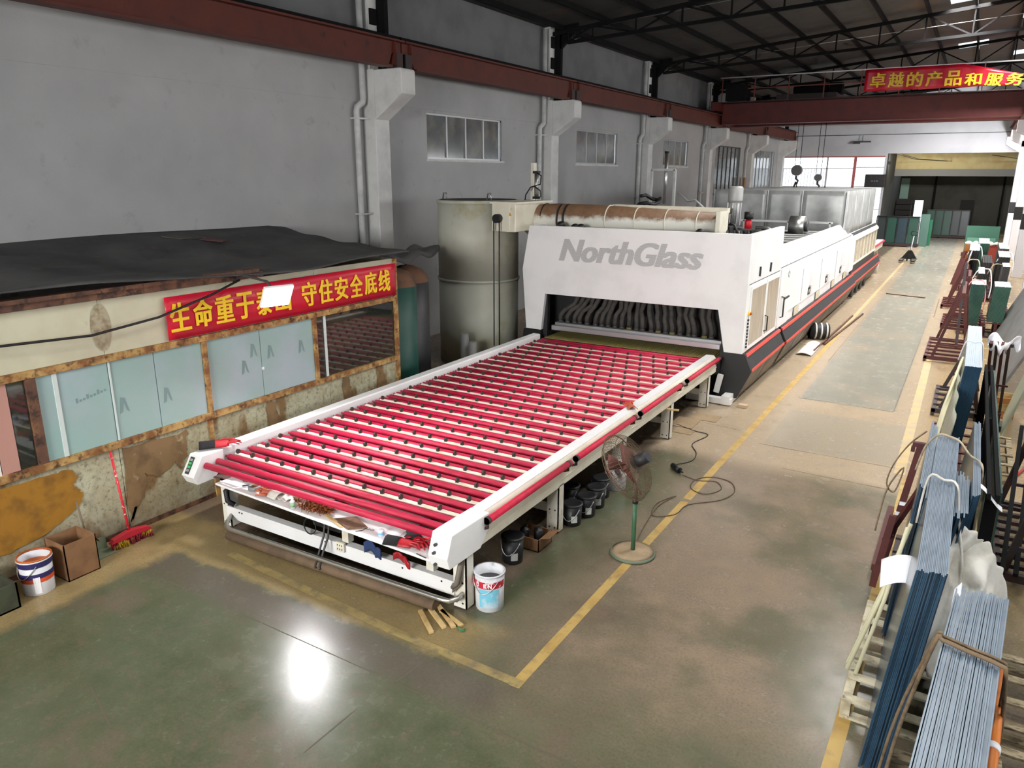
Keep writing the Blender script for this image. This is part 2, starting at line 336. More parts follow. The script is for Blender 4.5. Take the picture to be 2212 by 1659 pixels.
# columns with corbels
COLY = [15.0 + 9.05 * k for k in range(6)]
for i, yc in enumerate(COLY):
    c = struct(thing('column', None, None, (XW + 0.2, yc, 0)))
    if i: c.name = 'column'
    MB().box(XW, -12.8, yc - 0.26, yc + 0.26, 0, 7.0).build('shaft', CONC, c, bevel=0.015)
    MB().prism([(-12.8, 5.85), (-12.8, 6.98), (-11.98, 6.98), (-11.95, 6.93), (-11.95, 6.42)], 'y', yc - 0.26, yc + 0.26).build('corbel', CONC, c, bevel=0.02)
    MB().box(XW, -12.95, yc - 0.2, yc + 0.1, 7.0, 9.5).build('upper_shaft', CONC, c)
    for zz in (7.35, 8.0, 8.65): MB().box(-12.95, -12.9, yc - 0.16, yc + 0.06, zz, zz + 0.35).build('recess_plate', STEELD, c)
    MB().box(-12.95, -12.7, yc + 0.1, yc + 0.24, 7.0, 9.6).build('steel_post', STEELD, c)
    MB().prism([(-12.75, 8.6), (-12.75, 9.5), (-12.1, 9.5), (-12.1, 9.2)], 'y', yc + 0.1, yc + 0.24).build('knee_bracket', STEELD, c)
# rain pipes beside the columns
for i, yc in enumerate(COLY[:5]):
    p = thing('rain_pipe', ['white rain pipe running down beside the nearest wall column', 'white rain pipe on the column right of the first window', 'white rain pipe on the column between second and third windows', 'white rain pipe on the column before the tall window', 'white rain pipe by the farthest bright window'][i], 'pipe', (-13.05, yc - 0.45, 0), 'rain pipes on the long wall')
    yy = yc - 0.42
    MB().tube([(-13.02, yy, 9.2), (-13.02, yy, 6.32), (-13.02, yy - 0.02, 6.24), (-13.08, yy - 0.17, 6.12), (-13.08, yy - 0.19, 6.02), (-13.08, yy - 0.19, 0.0)], 0.075, 10).build('pipe', PIPEW, p)
    for zz in (5.85, 3.6): MB().box(XW, -12.98, yy - 0.29, yy + 0.17, zz, zz + 0.04).build('clamp', PIPEW, p)
# crane runway beams
for i in range(-1, 5):
    a = 15.0 + 9.05 * i; bb = a + 9.05
    names = {-1: 'red crane runway beam across the upper left of the hall', 0: 'red crane runway beam above the first wall window', 1: 'red crane runway beam above the second wall window', 2: 'dark red crane runway beam above the third window, before the bridge', 3: 'dark red runway beam just beyond the crane bridge', 4: 'farthest dark red runway beam meeting the end wall'}
    if i == 4: bb = 60.4
    t = thing('runway_beam', names[i], 'beam', (-12.2, a, 6.98), 'crane runway beams')
    e = 0.34
    MB().prism([(a + 0.02, 7.3), (a + e, 7.3), (a + e + 0.14, 7.0), (bb - e - 0.14, 7.0), (bb - e, 7.3), (bb - 0.02, 7.3), (bb - 0.02, 7.54), (a + 0.02, 7.54)], 'x', -12.26, -12.14).build('web', RED_BEAM, t)
    MB().box(-12.4, -12.0, a + 0.02, bb - 0.02, 7.54, 7.58).build('top_flange', RED_BEAM, t)
    MB().box(-12.36, -12.04, a + e + 0.1, bb - e - 0.1, 6.98, 7.02).build('bottom_flange', RED_BEAM, t)
    for yy in (a + 0.28, bb - 0.3): MB().box(-12.34, -12.06, yy, yy + 0.03, 7.02, 7.54).build('end_stiffener', RED_BEAM, t)
    for yy in (a + 0.05, bb - 0.29): MB().box(-12.36, -12.04, yy, yy + 0.22, 6.98, 7.3).build('bearing_block', RACKD, t)
    MB().box(-12.24, -12.16, a + 0.02, bb - 0.02, 7.58, 7.68).build('rail', STEELD, t)
# right hand row of columns
BANDW = mat('white_column_paint', (232, 232, 238), 0.6)
for yc in (5.95, *COLY):
    c = struct(thing('column', None, None, (2.05, yc, 0)))
    MB().box(1.85, 2.25, yc - 0.2, yc + 0.2, 0, 7.0).build('shaft', BANDW, c, bevel=0.01)
    for zz in (2.2,): MB().box(1.845, 2.255, yc - 0.205, yc + 0.205, zz, zz + 0.7).build('band', BLACK, c)
    MB().box(1.9, 2.2, yc - 0.15, yc + 0.15, 7.0, roof_z(2) - 0.3).build('upper_shaft', STEELD, c)
    MB().prism([(1.85, 6.0), (1.85, 6.98), (1.05, 6.98), (1.05, 6.5)], 'y', yc - 0.2, yc + 0.2).build('corbel', BANDW, c)
rb = thing('runway_beam', 'red crane runway beam along the right hand columns', 'beam', (1.3, 30, 7.0))
MB().box(1.24, 1.36, -8, 60.4, 7.02, 7.54).build('web', RED_BEAM, rb); MB().box(1.1, 1.5, -8, 60.4, 7.54, 7.58).build('top_flange', RED_BEAM, rb); MB().box(1.1, 1.5, -8, 60.4, 6.98, 7.02).build('bottom_flange', RED_BEAM, rb)
# roof sheets with openings for the skylights
def roof():
    xs = sorted({-13.45, 2.0, 9.3, *[x - 0.6 for x, _ in SKY], *[x + 0.6 for x, _ in SKY]}); ys = sorted({-8.3, 60.75, *[y - 0.85 for _, y in SKY], *[y + 0.85 for _, y in SKY]}); b = MB()
    for i in range(len(xs) - 1):
        j = 0; xm = (xs[i] + xs[i + 1]) / 2
        def hole(j): return any(abs(xm - x) < 0.6 and abs((ys[j] + ys[j + 1]) / 2 - y) < 0.85 for x, y in SKY)
        while j < len(ys) - 1:
            if hole(j): j += 1; continue
            k = j
            while k + 1 < len(ys) - 1 and not hole(k + 1): k += 1
            b.prism([(xs[i], roof_z(xs[i])), (xs[i + 1], roof_z(xs[i + 1])), (xs[i + 1], roof_z(xs[i + 1]) + 0.06), (xs[i], roof_z(xs[i]) + 0.06)], 'y', ys[j], ys[k + 1]); j = k + 1
    return b
ceil = struct(roof().build('ceiling', ROOFM))
x = -12.6
while x < 9:
    MB().box(x - 0.04, x + 0.04, -8, 60.4, roof_z(x) - 0.16, roof_z(x)).build('purlin', STEELD, ceil); x += 1.45
m = bpy.data.materials.new('skylight_sheet'); m.use_nodes = True; t = NT(m); t.n.remove(t.n['Principled BSDF'])
tr = t.new('ShaderNodeBsdfTranslucent'); tr.inputs[0].default_value = (0.9, 0.93, 0.95, 1); tp = t.new('ShaderNodeBsdfTransparent'); mx = t.new('ShaderNodeMixShader'); mx.inputs[0].default_value = 0.45
t.l.new(tr.outputs[0], mx.inputs[1]); t.l.new(tp.outputs[0], mx.inputs[2]); t.l.new(mx.outputs[0], t.n['Material Output'].inputs[0]); SKYM = m
for x, y in SKY: MB().prism([(x - 0.6, roof_z(x - 0.6) + 0.01), (x + 0.6, roof_z(x + 0.6) + 0.01), (x + 0.6, roof_z(x + 0.6) + 0.02), (x - 0.6, roof_z(x - 0.6) + 0.02)], 'y', y - 0.85, y + 0.85).build('skylight_panel', SKYM, ceil)
for k, yc in enumerate((5.95, *COLY)):
    tr_ = struct(thing('roof_truss', None, None, (-5.5, yc, 9)))
    d = 1.05; xs = [-13.0 + 1.5 * i for i in range(11)]
    top = lambda x: roof_z(x) - 0.22
    MB().bar((-13.1, yc, top(-13.1)), (2.0, yc, top(2)), 0.1, 0.12).build('top_chord', STEELD, tr_)
    MB().bar((-12.4, yc, top(-12.4) - 0.35), (2.0, yc, top(2) - d), 0.1, 0.1).build('bottom_chord', STEELD, tr_)
    lo = lambda x: top(x) - 0.35 - 0.7 * (x + 12.4) / 14.4
    for i, x in enumerate(xs):
        x = max(x, -12.4)
        MB().bar((x, yc, top(x)), (x, yc, lo(x)), 0.05).build('web_post', STEELD, tr_)
        if i < len(xs) - 1:
            x2 = xs[i + 1]; MB().bar((x, yc, top(x) if i % 2 else lo(x)), (x2, yc, lo(x2) if i % 2 else top(x2)), 0.05).build('web_diagonal', STEELD, tr_)
# thin tie rods and cables beneath the roof
for i, (yc, z) in enumerate(((24.2, 9.15), (33.2, 9.0))):
    tag(MB().tube([(-12.3, yc, z), (-6, yc, z + 0.5), (1.2, yc, z + 1.0)], 0.012, 5).build('ceiling_conduit', ALU), ['thin pale conduit slung below the near roof trusses', 'thin pale conduit slung below the farther roof trusses'][i], 'conduit')
# right, rear and end walls
wr = struct(cell_wall('x', 9.05, 0.25, -8.3, 76, 0, 9.45, [(y - 3, y + 3, 3.3, 5.9) for y in (-3, 3.5, 12, 21, 30, 39, 48, 57)]).build('wall_right', WALL))
wb = struct(cell_wall('y', -8.3, 0.25, -13.4, 9.3, 0, 10.9, [(x - 1.6, x + 1.6, 3.9, 6.5) for x in (-9.5, -5.5, -1.5)]).build('wall_rear', WALL))
ENDM = mat('end_wall_paint', (190, 191, 194), 0.85, c2=(180, 181, 184), scale=0.6)
we = struct(cell_wall('y', 60.5, 0.25, -13.4, 9.3, 0, 10.9, [(-12.9, -5.98, 0, 5.87), (-5.84, 1.84, 0, 6.03)]).build('wall_end', ENDM))
MB().box(-13.2, 2, 60.45, 60.5, 7.28, 7.32).build('groove_strip', DARKG, we)
MB().box(-13.2, 2, 60.42, 60.5, 8.0, 8.1).build('groove_strip', DARKG, we)
# bright gateway on the left of the end wall
d1 = struct(thing('door_1', None, None, (-9.4, 60.5, 0)))
FROST = bpy.data.materials.new('translucent_panel'); FROST.use_nodes = True; t = NT(FROST); t.n.remove(t.n['Principled BSDF'])
tr = t.new('ShaderNodeBsdfTranslucent'); tr.inputs[0].default_value = (0.85, 0.87, 0.88, 1); tp = t.new('ShaderNodeBsdfTransparent'); mx = t.new('ShaderNodeMixShader'); mx.inputs[0].default_value = 0.5
t.l.new(tr.outputs[0], mx.inputs[1]); t.l.new(tp.outputs[0], mx.inputs[2]); t.l.new(mx.outputs[0], t.n['Material Output'].inputs[0])
GATE = mat('gate_steel', (196, 190, 190), 0.6); GATER = mat('gate_red', (176, 96, 92), 0.6)
for xx in (-12.86, -9.75): MB().box(xx - 0.05, xx + 0.05, 60.52, 60.6, 0, 5.87).build('gate_post', GATE, d1)
MB().box(-7.98, -7.8, 60.48, 60.62, 0, 5.87).build('gate_post', GATER, d1)
MB().box(-12.9, -5.98, 60.5, 60.6, 5.78, 5.87).build('gate_head', GATER, d1)
for zz in (5.0, 3.72, 2.0): MB().box(-12.9, -7.98, 60.52, 60.58, zz - 0.03, zz + 0.03).build('gate_rail', GATE, d1)
for zz in (5.1, 3.75, 2.2): MB().box(-7.8, -5.98, 60.52, 60.58, zz - 0.03, zz + 0.03).build('gate_rail', GATE, d1)
for i in range(14): MB().box(-12.8 + i * 0.22, -12.78 + i * 0.22, 60.53, 60.55, 2.0, 5.0).build('gate_bar', GATE, d1)
MB().box(-12.8, -9.8, 60.56, 60.57, 2.05, 4.95).build('gate_sheet', FROST, d1); MB().box(-9.7, -8.0, 60.56, 60.57, 3.8, 4.95).build('gate_sheet', FROST, d1)
# dim back room behind the right hand opening
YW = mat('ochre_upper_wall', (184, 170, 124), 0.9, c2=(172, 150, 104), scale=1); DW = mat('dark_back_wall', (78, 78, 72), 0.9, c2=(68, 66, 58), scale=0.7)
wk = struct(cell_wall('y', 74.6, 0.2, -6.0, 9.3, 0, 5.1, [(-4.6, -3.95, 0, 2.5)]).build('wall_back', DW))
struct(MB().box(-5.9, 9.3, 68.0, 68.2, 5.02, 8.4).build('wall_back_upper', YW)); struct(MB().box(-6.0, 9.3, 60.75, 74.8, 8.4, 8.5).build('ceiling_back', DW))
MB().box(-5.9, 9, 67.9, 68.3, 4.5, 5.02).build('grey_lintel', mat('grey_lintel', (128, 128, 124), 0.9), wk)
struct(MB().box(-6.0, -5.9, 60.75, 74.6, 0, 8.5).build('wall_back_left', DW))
for xx in (-3.3, 1.6): MB().box(xx, xx + 0.15, 74.3, 74.6, 0, 4.5).build('pier', STEELD, wk)
MB().box(-1.2, -0.2, 74.5, 74.6, 0, 2.6).build('dark_door', mat('dark_door', (40, 40, 38), 0.8), wk)
MB().box(-5.85, -5.2, 74.5, 74.6, 2.6, 4.3).build('pale_shutter', mat('pale_green_shutter', (150, 180, 168), 0.7), wk)
for xx in (-5.9, -5.6, 0.4): tag(MB().tube([(xx, 60.9, 5.9 - 0.05 * xx), (xx + 1.5, 64, 5.7), (xx + 3.5, 68.01, 5.6)], 0.02, 5).build('slack_cable', BLACK), {-5.9: 'slack black cable inside the opening, left of the others', -5.6: 'slack black cable inside the opening, between two others', 0.4: 'slack black cable at the right end of the opening'}[xx], 'cable')
# ------------------------------------------------------------------ the office partition on the left
OX = -9.0
PANU = mat('pale_partition_panel', (206, 204, 178), 0.7, c2=(194, 190, 164), scale=1.4, c3=(166, 152, 118), scale3=3, lo3=0.64, hi3=0.78)
def dirty_panel():
    m = bpy.data.materials.new('stained_lower_panel'); m.use_nodes = True; t = NT(m); b = t.n['Principled BSDF']; v = t.coord(); x, y, z = t.xyz(v)
    n = t.noise(v, 1.6, 8, 0.7); n2 = t.noise(v, 14, 5, 0.75); n3 = t.noise(t.scale(v, 1, 2.4, 1), 0.9, 3, 0.5)
    col = t.mix(t.mr(n, 0.35, 0.7), lin((186, 184, 158)), lin((150, 136, 104)))
    col = t.mix(t.mr(n3, 0.56, 0.62), col, lin((126, 98, 62)))
    col = t.mix(t.mr(n2, 0.5, 0.68, 0, 0.75), col, lin((74, 62, 48)))
    col = t.mix(t.math('MULTIPLY', t.mr(z, 0.5, 0.0), t.mr(n, 0.3, 0.6)), col, lin((118, 100, 74)))
    t.l.new(col, b.inputs['Base Color']); b.inputs['Roughness'].default_value = 0.75; return m
PANL = dirty_panel()
ow = struct(thing('wall_office', None, None, (OX, 4.85, 0)))
ys = [-2.0, 0.6, 3.0, 5.12, 6.5, 7.55, 8.9, 10.1, 10.66]
for i, (a, b) in enumerate(zip(ys, ys[1:])): MB().box(OX - 0.05 + 0.004 * (i % 2), OX + 0.004 * (i % 2), a + 0.004, b - 0.004, 0.06, 1.2).build('lower_panel', PANL, ow)
MB().box(OX - 0.06, OX + 0.015, -2, 10.66, 0, 0.07).build('base_rail', BROWNF, ow)
ys = [-2.0, 0.8, 3.0, 5.12, 7.0, 8.7, 10.66]
for i, (a, b) in enumerate(zip(ys, ys[1:])): MB().box(OX - 0.05, OX + 0.003 * (i % 2), a + 0.004, b - 0.004, 2.41, 3.1).build('upper_panel', PANU, ow)
STAIN = mat('mouldy_joint', (176, 166, 140), 0.8, c2=(140, 126, 100), scale=10)
MB().add([(OX + 0.006, 5.12 + 0.13 * math.cos(t), 2.76 + 0.3 * math.sin(t)) for t in [i * math.pi / 8 for i in range(16)]], [tuple(range(16))]).build('joint_stain', STAIN, ow)
MB().box(OX - 0.06, OX + 0.05, -2, 10.66, 1.2, 1.29).build('sill_rail', RUST, ow, bevel=0.004)
MB().box(OX - 0.06, OX + 0.05, -2, 10.66, 2.33, 2.42).build('head_rail', RUST, ow, bevel=0.004)
for yy, w in ((0.7, 0.1), (4.2, 0.11), (6.52, 0.07), (8.62, 0.07)): MB().box(OX - 0.05, OX + 0.04, yy - w / 2, yy + w / 2, 1.29, 2.33).build('window_post', BROWNF if yy < 5 else RUST, ow)
MB().box(OX - 0.05, OX + 0.045, 10.64, 10.72, 0, 3.1).build('corner_post', RUST, ow); MB().box(OX - 0.02, OX + 0.03, 6.46, 6.53, 0.0, 1.2).build('stud', RUST, ow)
MB().box(OX - 0.02, OX + 0.1, -2, 7.6, 3.12, 3.2).build('cornice', BROWNF, ow); MB().box(OX - 0.02, OX + 0.14, -2, 7.5, 3.2, 3.25).build('cornice', BROWNF, ow)
MB().box(OX - 4.2, OX, 10.66, 10.7, 0, 3.1).build('end_panel', PANU, ow)
def ragged(pts, seed, amp=0.025, n=7):
    rnd = random.Random(seed); out = []
    for (a, b), (c, d) in zip(pts, pts[1:] + pts[:1]):
        for k in range(n): f = k / n; out.append((a + (c - a) * f + rnd.uniform(-amp, amp), b + (d - b) * f + rnd.uniform(-amp, amp)))
    return out
def patch(name, m, pts, seed, amp=0.025):
    q = ragged(list(pts), seed, amp); return MB().add([(OX + 0.012, y, min(z, 1.19)) for y, z in q], [tuple(range(len(q)))]).build(name, m, ow)
OCH = mat('ochre_torn_paper', (158, 110, 28), 0.8, c2=(128, 88, 26), scale=4)
patch('torn_poster', OCH, ((2.9, 0.35), (3.5, 0.34), (4.1, 0.42), (4.52, 0.62), (4.6, 0.75), (4.5, 0.9), (4.56, 1.0), (4.46, 1.12), (4.0, 1.14), (2.9, 1.12)), 1, 0.018)
BRN = mat('peeled_brown_board', (132, 104, 70), 0.85, c2=(104, 80, 54), scale=3, c3=(172, 156, 122), scale3=4, lo3=0.6, hi3=0.7)
patch('peeled_board', BRN, ((5.14, 0.12), (5.2, 0.3), (5.38, 0.42), (5.42, 0.72), (5.6, 0.6), (5.86, 0.75), (5.95, 0.6), (6.1, 0.85), (6.12, 1.14), (5.14, 1.16)), 2, 0.03)
for a, b in ((7.52, 7.7), (9.2, 9.36)): patch('peeled_board', BRN, ((a, 0.45), (b, 0.5), (b + 0.04, 0.9), (b, 1.15), (a, 1.18)), int(a * 10), 0.02)
# panes
FR = mat('frosted_office_glass', (150, 180, 176), 0.16, c2=(164, 184, 190), scale=1.0, spec=0.6)
CL = mat('dark_office_glass', (38, 42, 40), 0.03, c2=(54, 56, 46), scale=2.0, stretch=(1, 0.3, 3.5), lo=0.42, hi=0.58, spec=1.0)
BRI = mat('bright_room_pane', (228, 230, 226), 0.2)
PKP = mat('pinkish_curtain_pane', (186, 140, 128), 0.4)
for a, b, m in ((0.75, 3.75, BRI), (3.76, 3.95, PKP), (3.96, 4.14, CL), (4.26, 5.12, FR), (5.13, 5.75, FR), (5.76, 6.48, FR), (6.56, 7.5, FR), (7.51, 8.58, FR), (8.66, 10.62, CL), (-2.0, 0.64, CL)):
    MB().box(OX - 0.012, OX + (0.006 if m is not CL else 0.0), a, b, 1.29, 2.33).build('window_pane', m, ow)
for yy in (4.45, 5.13, 8.83): MB().box(OX + 0.006, OX + 0.02, yy, yy + (0.05 if yy != 5.13 else 0.02), 1.29, 2.33).build('pane_edge', mat('pane_edge', (206, 216, 214), 0.3), ow)
DK = mat('old_tape_mark', (118, 146, 144), 0.5)
for yy, zz in ((5.2, 1.62), (5.82, 1.6), (7.3, 1.92), (7.12, 1.7), (7.62, 1.84), (8.25, 1.8)):
    MB().add([(OX + 0.0075, yy + a, zz + b) for a, b in ((0, 0), (0.05, 0.02), (0.07, 0.14), (0.1, 0.03), (0.14, 0.0), (0.09, 0.2), (0.03, 0.22))], [tuple(range(7))]).build('tape_mark', DK, ow)
for i in range(9): MB().box(OX + 0.006, OX + 0.0075, 4.68 + 0.045 * i, 4.71 + 0.045 * i, 1.9 + 0.008 * i, 1.93 + 0.008 * i + 0.03 * (i % 3 == 0)).build('tape_mark', DK, ow)
MB().box(OX + 0.006, OX + 0.012, 7.5, 7.54, 1.7, 1.74).build('pane_sticker', PAPER, ow)
# sagging tarpaulin roof
def tarp(u, v):
    y = -2.0 + 12.85 * u; x = XW + 0.02 + (OX + 0.22 - XW) * v
    zf = 3.34 if y < 5 else (3.34 - 0.13 * min(1, (y - 5) / 2.4) - 0.0 * v)
    zf -= 0.06 * math.exp(-((y - 8.4) / 0.8) ** 2)
    z = 3.5 + (zf - 3.5) * v ** 1.3 - 0.16 * math.sin(math.pi * v) * (0.6 + 0.4 * math.sin(y * 2.1)) + 0.025 * math.sin(y * 6.0 + v * 5) * math.sin(math.pi * v) + 0.02 * math.sin(v * 23 + y)
    return (x, y + (0.65 * (1 - v) if u > 0.99 else 0), z)
tag(MB().grid(tarp, 60, 26).build('tarpaulin', TARP, solid=0.02), 'dark grey dusty tarpaulin sagging over the office roof', 'tarpaulin')
for i, (y, x, w, rz, m) in enumerate(((8.6, -12.4, 0.25, 0.2, 'pale'), (9.1, -12.6, 0.3, -0.1, 'pale'), (9.15, -12.1, 0.25, 0.5, 'rose'))):
    t = tarp((y + 2) / 12.85, (x - XW) / (OX + 0.22 - XW))
    o = MB().add([(-0.12, -w / 2, 0), (0.3, -w / 2, -0.035), (0.32, w / 2, -0.03), (-0.1, w / 2, 0.01)], [(0, 1, 2, 3)]).build('tarp_patch', mat('tarp_patch_' + m, (92, 90, 84) if m == 'pale' else (110, 70, 72), 0.9), solid=0.01)
    o.location = (x, y, t[2] + 0.04); o.rotation_euler = (0, 0, rz); tag(o, ['grey scrap lying on the tarpaulin, leftmost', 'grey scrap lying on the tarpaulin near the wall', 'reddish scrap lying on the tarpaulin'][i], 'scrap')
# banner on the office
bn = thing('banner', 'red safety banner with yellow lettering on the office front', 'banner', (OX + 0.06, 8.3, 2.4))
MB().grid(lambda u, v: (OX + 0.065 + 0.006 * math.sin(u * 40) * math.sin(v * 3), 5.97 + 4.68 * u, 2.44 + 0.58 * v - 0.03 * u * 0), 40, 3).build('banner_sheet', BANNER, bn, solid=0.004)
def banner_text(s, y0, y1, z0, z1, parent, m):
    n = len(s); w = (y1 - y0) / n
    for i, ch in enumerate(s):
        o = text_mesh(ch, 1, m, 'character', parent, bold=0.013, width=w * 0.84, fat=0.008, height=z1 - z0); o.rotation_euler = (0, 0, math.pi / 2)
        o.location = Vector((OX + 0.08, y0 + i * w, z0)) - origin(parent)
banner_text('生命重于泰山', 6.02, 8.16, 2.545, 2.93, bn, YELLOW_LET); banner_text('守住安全底线', 8.35, 10.53, 2.545, 2.93, bn, YELLOW_LET)
# floodlight hung before the banner
fl = thing('floodlight', 'white glowing floodlight hanging on an arm before the office banner', 'floodlight', (-8.02, 7.06, 2.96))
def fpt(u, v, d):      # lamp face looks out over the floor and the loading table
    n = Vector((0.80, -0.22, -0.56)).normalized(); a = Vector((n.y, -n.x, 0)).normalized(); b = n.cross(a)
    return Vector((-8.02, 7.06, 2.96)) + a * u + b * v + n * d
def fbox(u, v, d0, d1):
    return MB().add([fpt(s * u, w * v, d) for d in (d0, d1) for s, w in ((-1, -1), (1, -1), (1, 1), (-1, 1))], [(3, 2, 1, 0), (4, 5, 6, 7)] + [(i, (i + 1) % 4, (i + 1) % 4 + 4, i + 4) for i in range(4)])
fbox(0.215, 0.175, -0.05, -0.005).build('housing', WHITE, fl, bevel=0.01)  # white casing stands in for the glare around the lamp
fbox(0.2, 0.16, -0.005, 0.004).build('lamp_glass', emit('lamp_glow', (255, 252, 244), 8), fl)
MB().tube([fpt(0, 0, -0.09), (-8.25, 7.1, 3.15), (-8.75, 7.12, 3.2), (-8.97, 7.12, 3.1)], 0.018, 8).build('arm', DARKG, fl)
fo = area('floodlight_beam', fpt(0, 0, 0.02), fpt(0, 0, 1), 0.36, 0.28, 115, (1, 0.98, 1.0)); fo.parent = fl; fo.location = Vector(fpt(0, 0, 0.02)) - Vector(fl.location)
tag(MB().tube([(OX + 0.16, -1.5, 3.05), (OX + 0.16, 3.9, 2.78), (OX + 0.17, 4.9, 2.72), (OX + 0.17, 5.8, 2.8), (OX + 0.18, 6.6, 2.98), (OX + 0.18, 7.1, 3.13)], 0.016, 6).build('hanging_cable', BLACK), 'black power cable sagging along the office wall to the floodlight', 'cable')

# ------------------------------------------------------------------ the roller loading table
tb = thing('roller_table', 'long white loading table with crimson rollers in front of the furnace', 'roller table', (-6.2, 10.3, 0))
Z = 0.88
RY = [5.793 + 0.186 * i for i in range(50)]
rm = MB().cyl((-8.2, 0, 0), (-4.37, 0, 0), 0.044, 16).cyl((-8.27, 0, 0), (-4.3, 0, 0), 0.018, 8).mesh('roller', PINK)
for y in RY:
    o = bpy.data.objects.new('roller', rm); C.objects.link(o); o.parent = tb; o.location = Vector((0, y, Z)) - Vector(tb.location)
SL = [6.258 + 0.372 * i for i in range(23)]
sm_ = MB().prism([(-0.025, -0.05), (-0.025, 0.0), (0.025, 0.0), (0.025, -0.05), (0.02, -0.05), (0.02, -0.006), (-0.02, -0.006), (-0.02, -0.05)], 'x', -8.16, -4.445).mesh('slat', SLAT)
cm = MB().cyl((-0.009, 0, 0.022), (0.009, 0, 0.022), 0.02, 10).add([(-0.014, -0.014, 0), (0.014, -0.014, 0), (0.014, 0.014, 0), (-0.014, 0.014, 0), (-0.012, 0, 0.03), (0.012, 0, 0.03)], [(0, 1, 5, 4), (3, 4, 5, 2), (0, 4, 3), (1, 2, 5)]).mesh('caster', mat('caster_dark', (52, 46, 42), 0.5))
for i, y in enumerate(SL):
    s = bpy.data.objects.new('slat', sm_); C.objects.link(s); s.parent = tb; s.location = Vector((0, y - 0.01, Z + 0.044)) - Vector(tb.location)
    for k in range(13):
        c = bpy.data.objects.new('caster', cm); C.objects.link(c); c.parent = s; c.scale = (1.5, 1.5, 1.45); c.location = (-8.12 + 0.145 * (i % 2) + 0.283 * k, 0, 0)
ENDC = (15.02,)
MB().prism([(-8.29, 0.9), (-8.29, 0.985), (-8.31, 1.0), (-8.47, 1.0), (-8.5, 0.97), (-8.5, 0.66), (-8.3, 0.66), (-8.3, 0.78)], 'y', 5.8, 15.0).build('side_rail', WHITE, tb, bevel=0.006)
MB().prism([(-4.345, 0.9), (-4.345, 0.985), (-4.325, 1.0), (-4.19, 1.0), (-4.15, 0.95), (-4.15, 0.86), (-4.13, 0.86), (-4.13, 0.66), (-4.34, 0.66), (-4.34, 0.78)], 'y', 5.9, 15.0).build('side_rail', CREAM, tb, bevel=0.006)
MB().box(-4.35, -4.185, 5.7, 15.0, 0.99, 1.004).build('rail_cover', WHITE, tb)
MB().box(-4.14, -4.122, 6.3, 15.0, 0.86, 0.875).build('channel_lip', CREAM, tb); MB().box(-4.14, -4.118, 6.3, 15.0, 0.76, 0.77).build('channel_lip', CREAM, tb)
prof = [(5.78, 1.012), (5.52, 0.78), (5.6, 0.655), (6.25, 0.655), (6.4, 0.85), (6.4, 1.012)]
MB().prism([(5.62, 1.03), (5.53, 0.8), (5.57, 0.665), (6.15, 0.655), (6.33, 0.84), (6.33, 1.012), (5.72, 1.03)], 'x', -4.352, -4.105).build('end_cap', WHITE, tb, bevel=0.008)
lc = MB().prism([(5.76, 1.012), (5.6, 0.76), (5.66, 0.645), (5.92, 0.645), (6.1, 0.8), (6.1, 1.012)], 'x', -8.47, -8.23).build('end_cap', WHITE, tb, bevel=0.008)
for yy, zz in ((5.6, 0.92), (5.57, 0.84), (5.59, 0.7)): MB().cyl((-4.27, yy - 0.03, zz), (-4.27, yy - 0.06, zz), 0.017, 10).build('button', DARKG, tb)
# slanted push-button plate on the left cap
def cp(x, s, d): # s along the slanted front (0 top, 1 bottom)
    y = 5.76 + (5.6 - 5.76) * s; z = 1.012 + (0.76 - 1.012) * s; return (x, y - 0.84 * d, z + 0.54 * d)
MB().add([cp(-8.42, 0.12, 0.004), cp(-8.34, 0.12, 0.004), cp(-8.34, 0.9, 0.004), cp(-8.42, 0.9, 0.004)], [(0, 1, 2, 3)]).build('button_plate', DARKG, lc, solid=0.004)
GRN = emit('green_button', (60, 170, 90), 0.3)
for s in (0.2, 0.36, 0.52, 0.68): MB().add([cp(-8.405, s, 0.009), cp(-8.355, s, 0.009), cp(-8.355, s + 0.11, 0.009), cp(-8.405, s + 0.11, 0.009)], [(0, 1, 2, 3)]).build('button', GRN if s > 0.3 and s < 0.6 else mat('grey_button', (150, 156, 152), 0.5), lc, solid=0.006)
for i, (a, b) in enumerate(((6.22, 8.23), (8.39, 10.48), (10.67, 12.66), (12.94, 14.98))):
    br = MB().cyl((-4.075, a, 0.955), (-4.075, b, 0.955), 0.042, 12).build('bumper_bar', REDBAR, tb)
    for yy in (a + 0.02, b - 0.06):
        MB().tube([(-4.075, yy, 0.955), (-4.075, yy, 0.87), (-4.13, yy, 0.85), (-4.16, yy, 0.87)], 0.02, 6).build('bracket', RACKD, br)
        MB().cyl((-4.075, yy - 0.02, 0.955), (-4.075, yy + 0.02, 0.955), 0.046, 12).build('end_ring', RACKD, br)
LEGW = mat('white_leg_paint', (226, 224, 214), 0.5, c2=(206, 200, 182), scale=3, c3=(150, 128, 90), scale3=7, lo3=0.62, hi3=0.76)
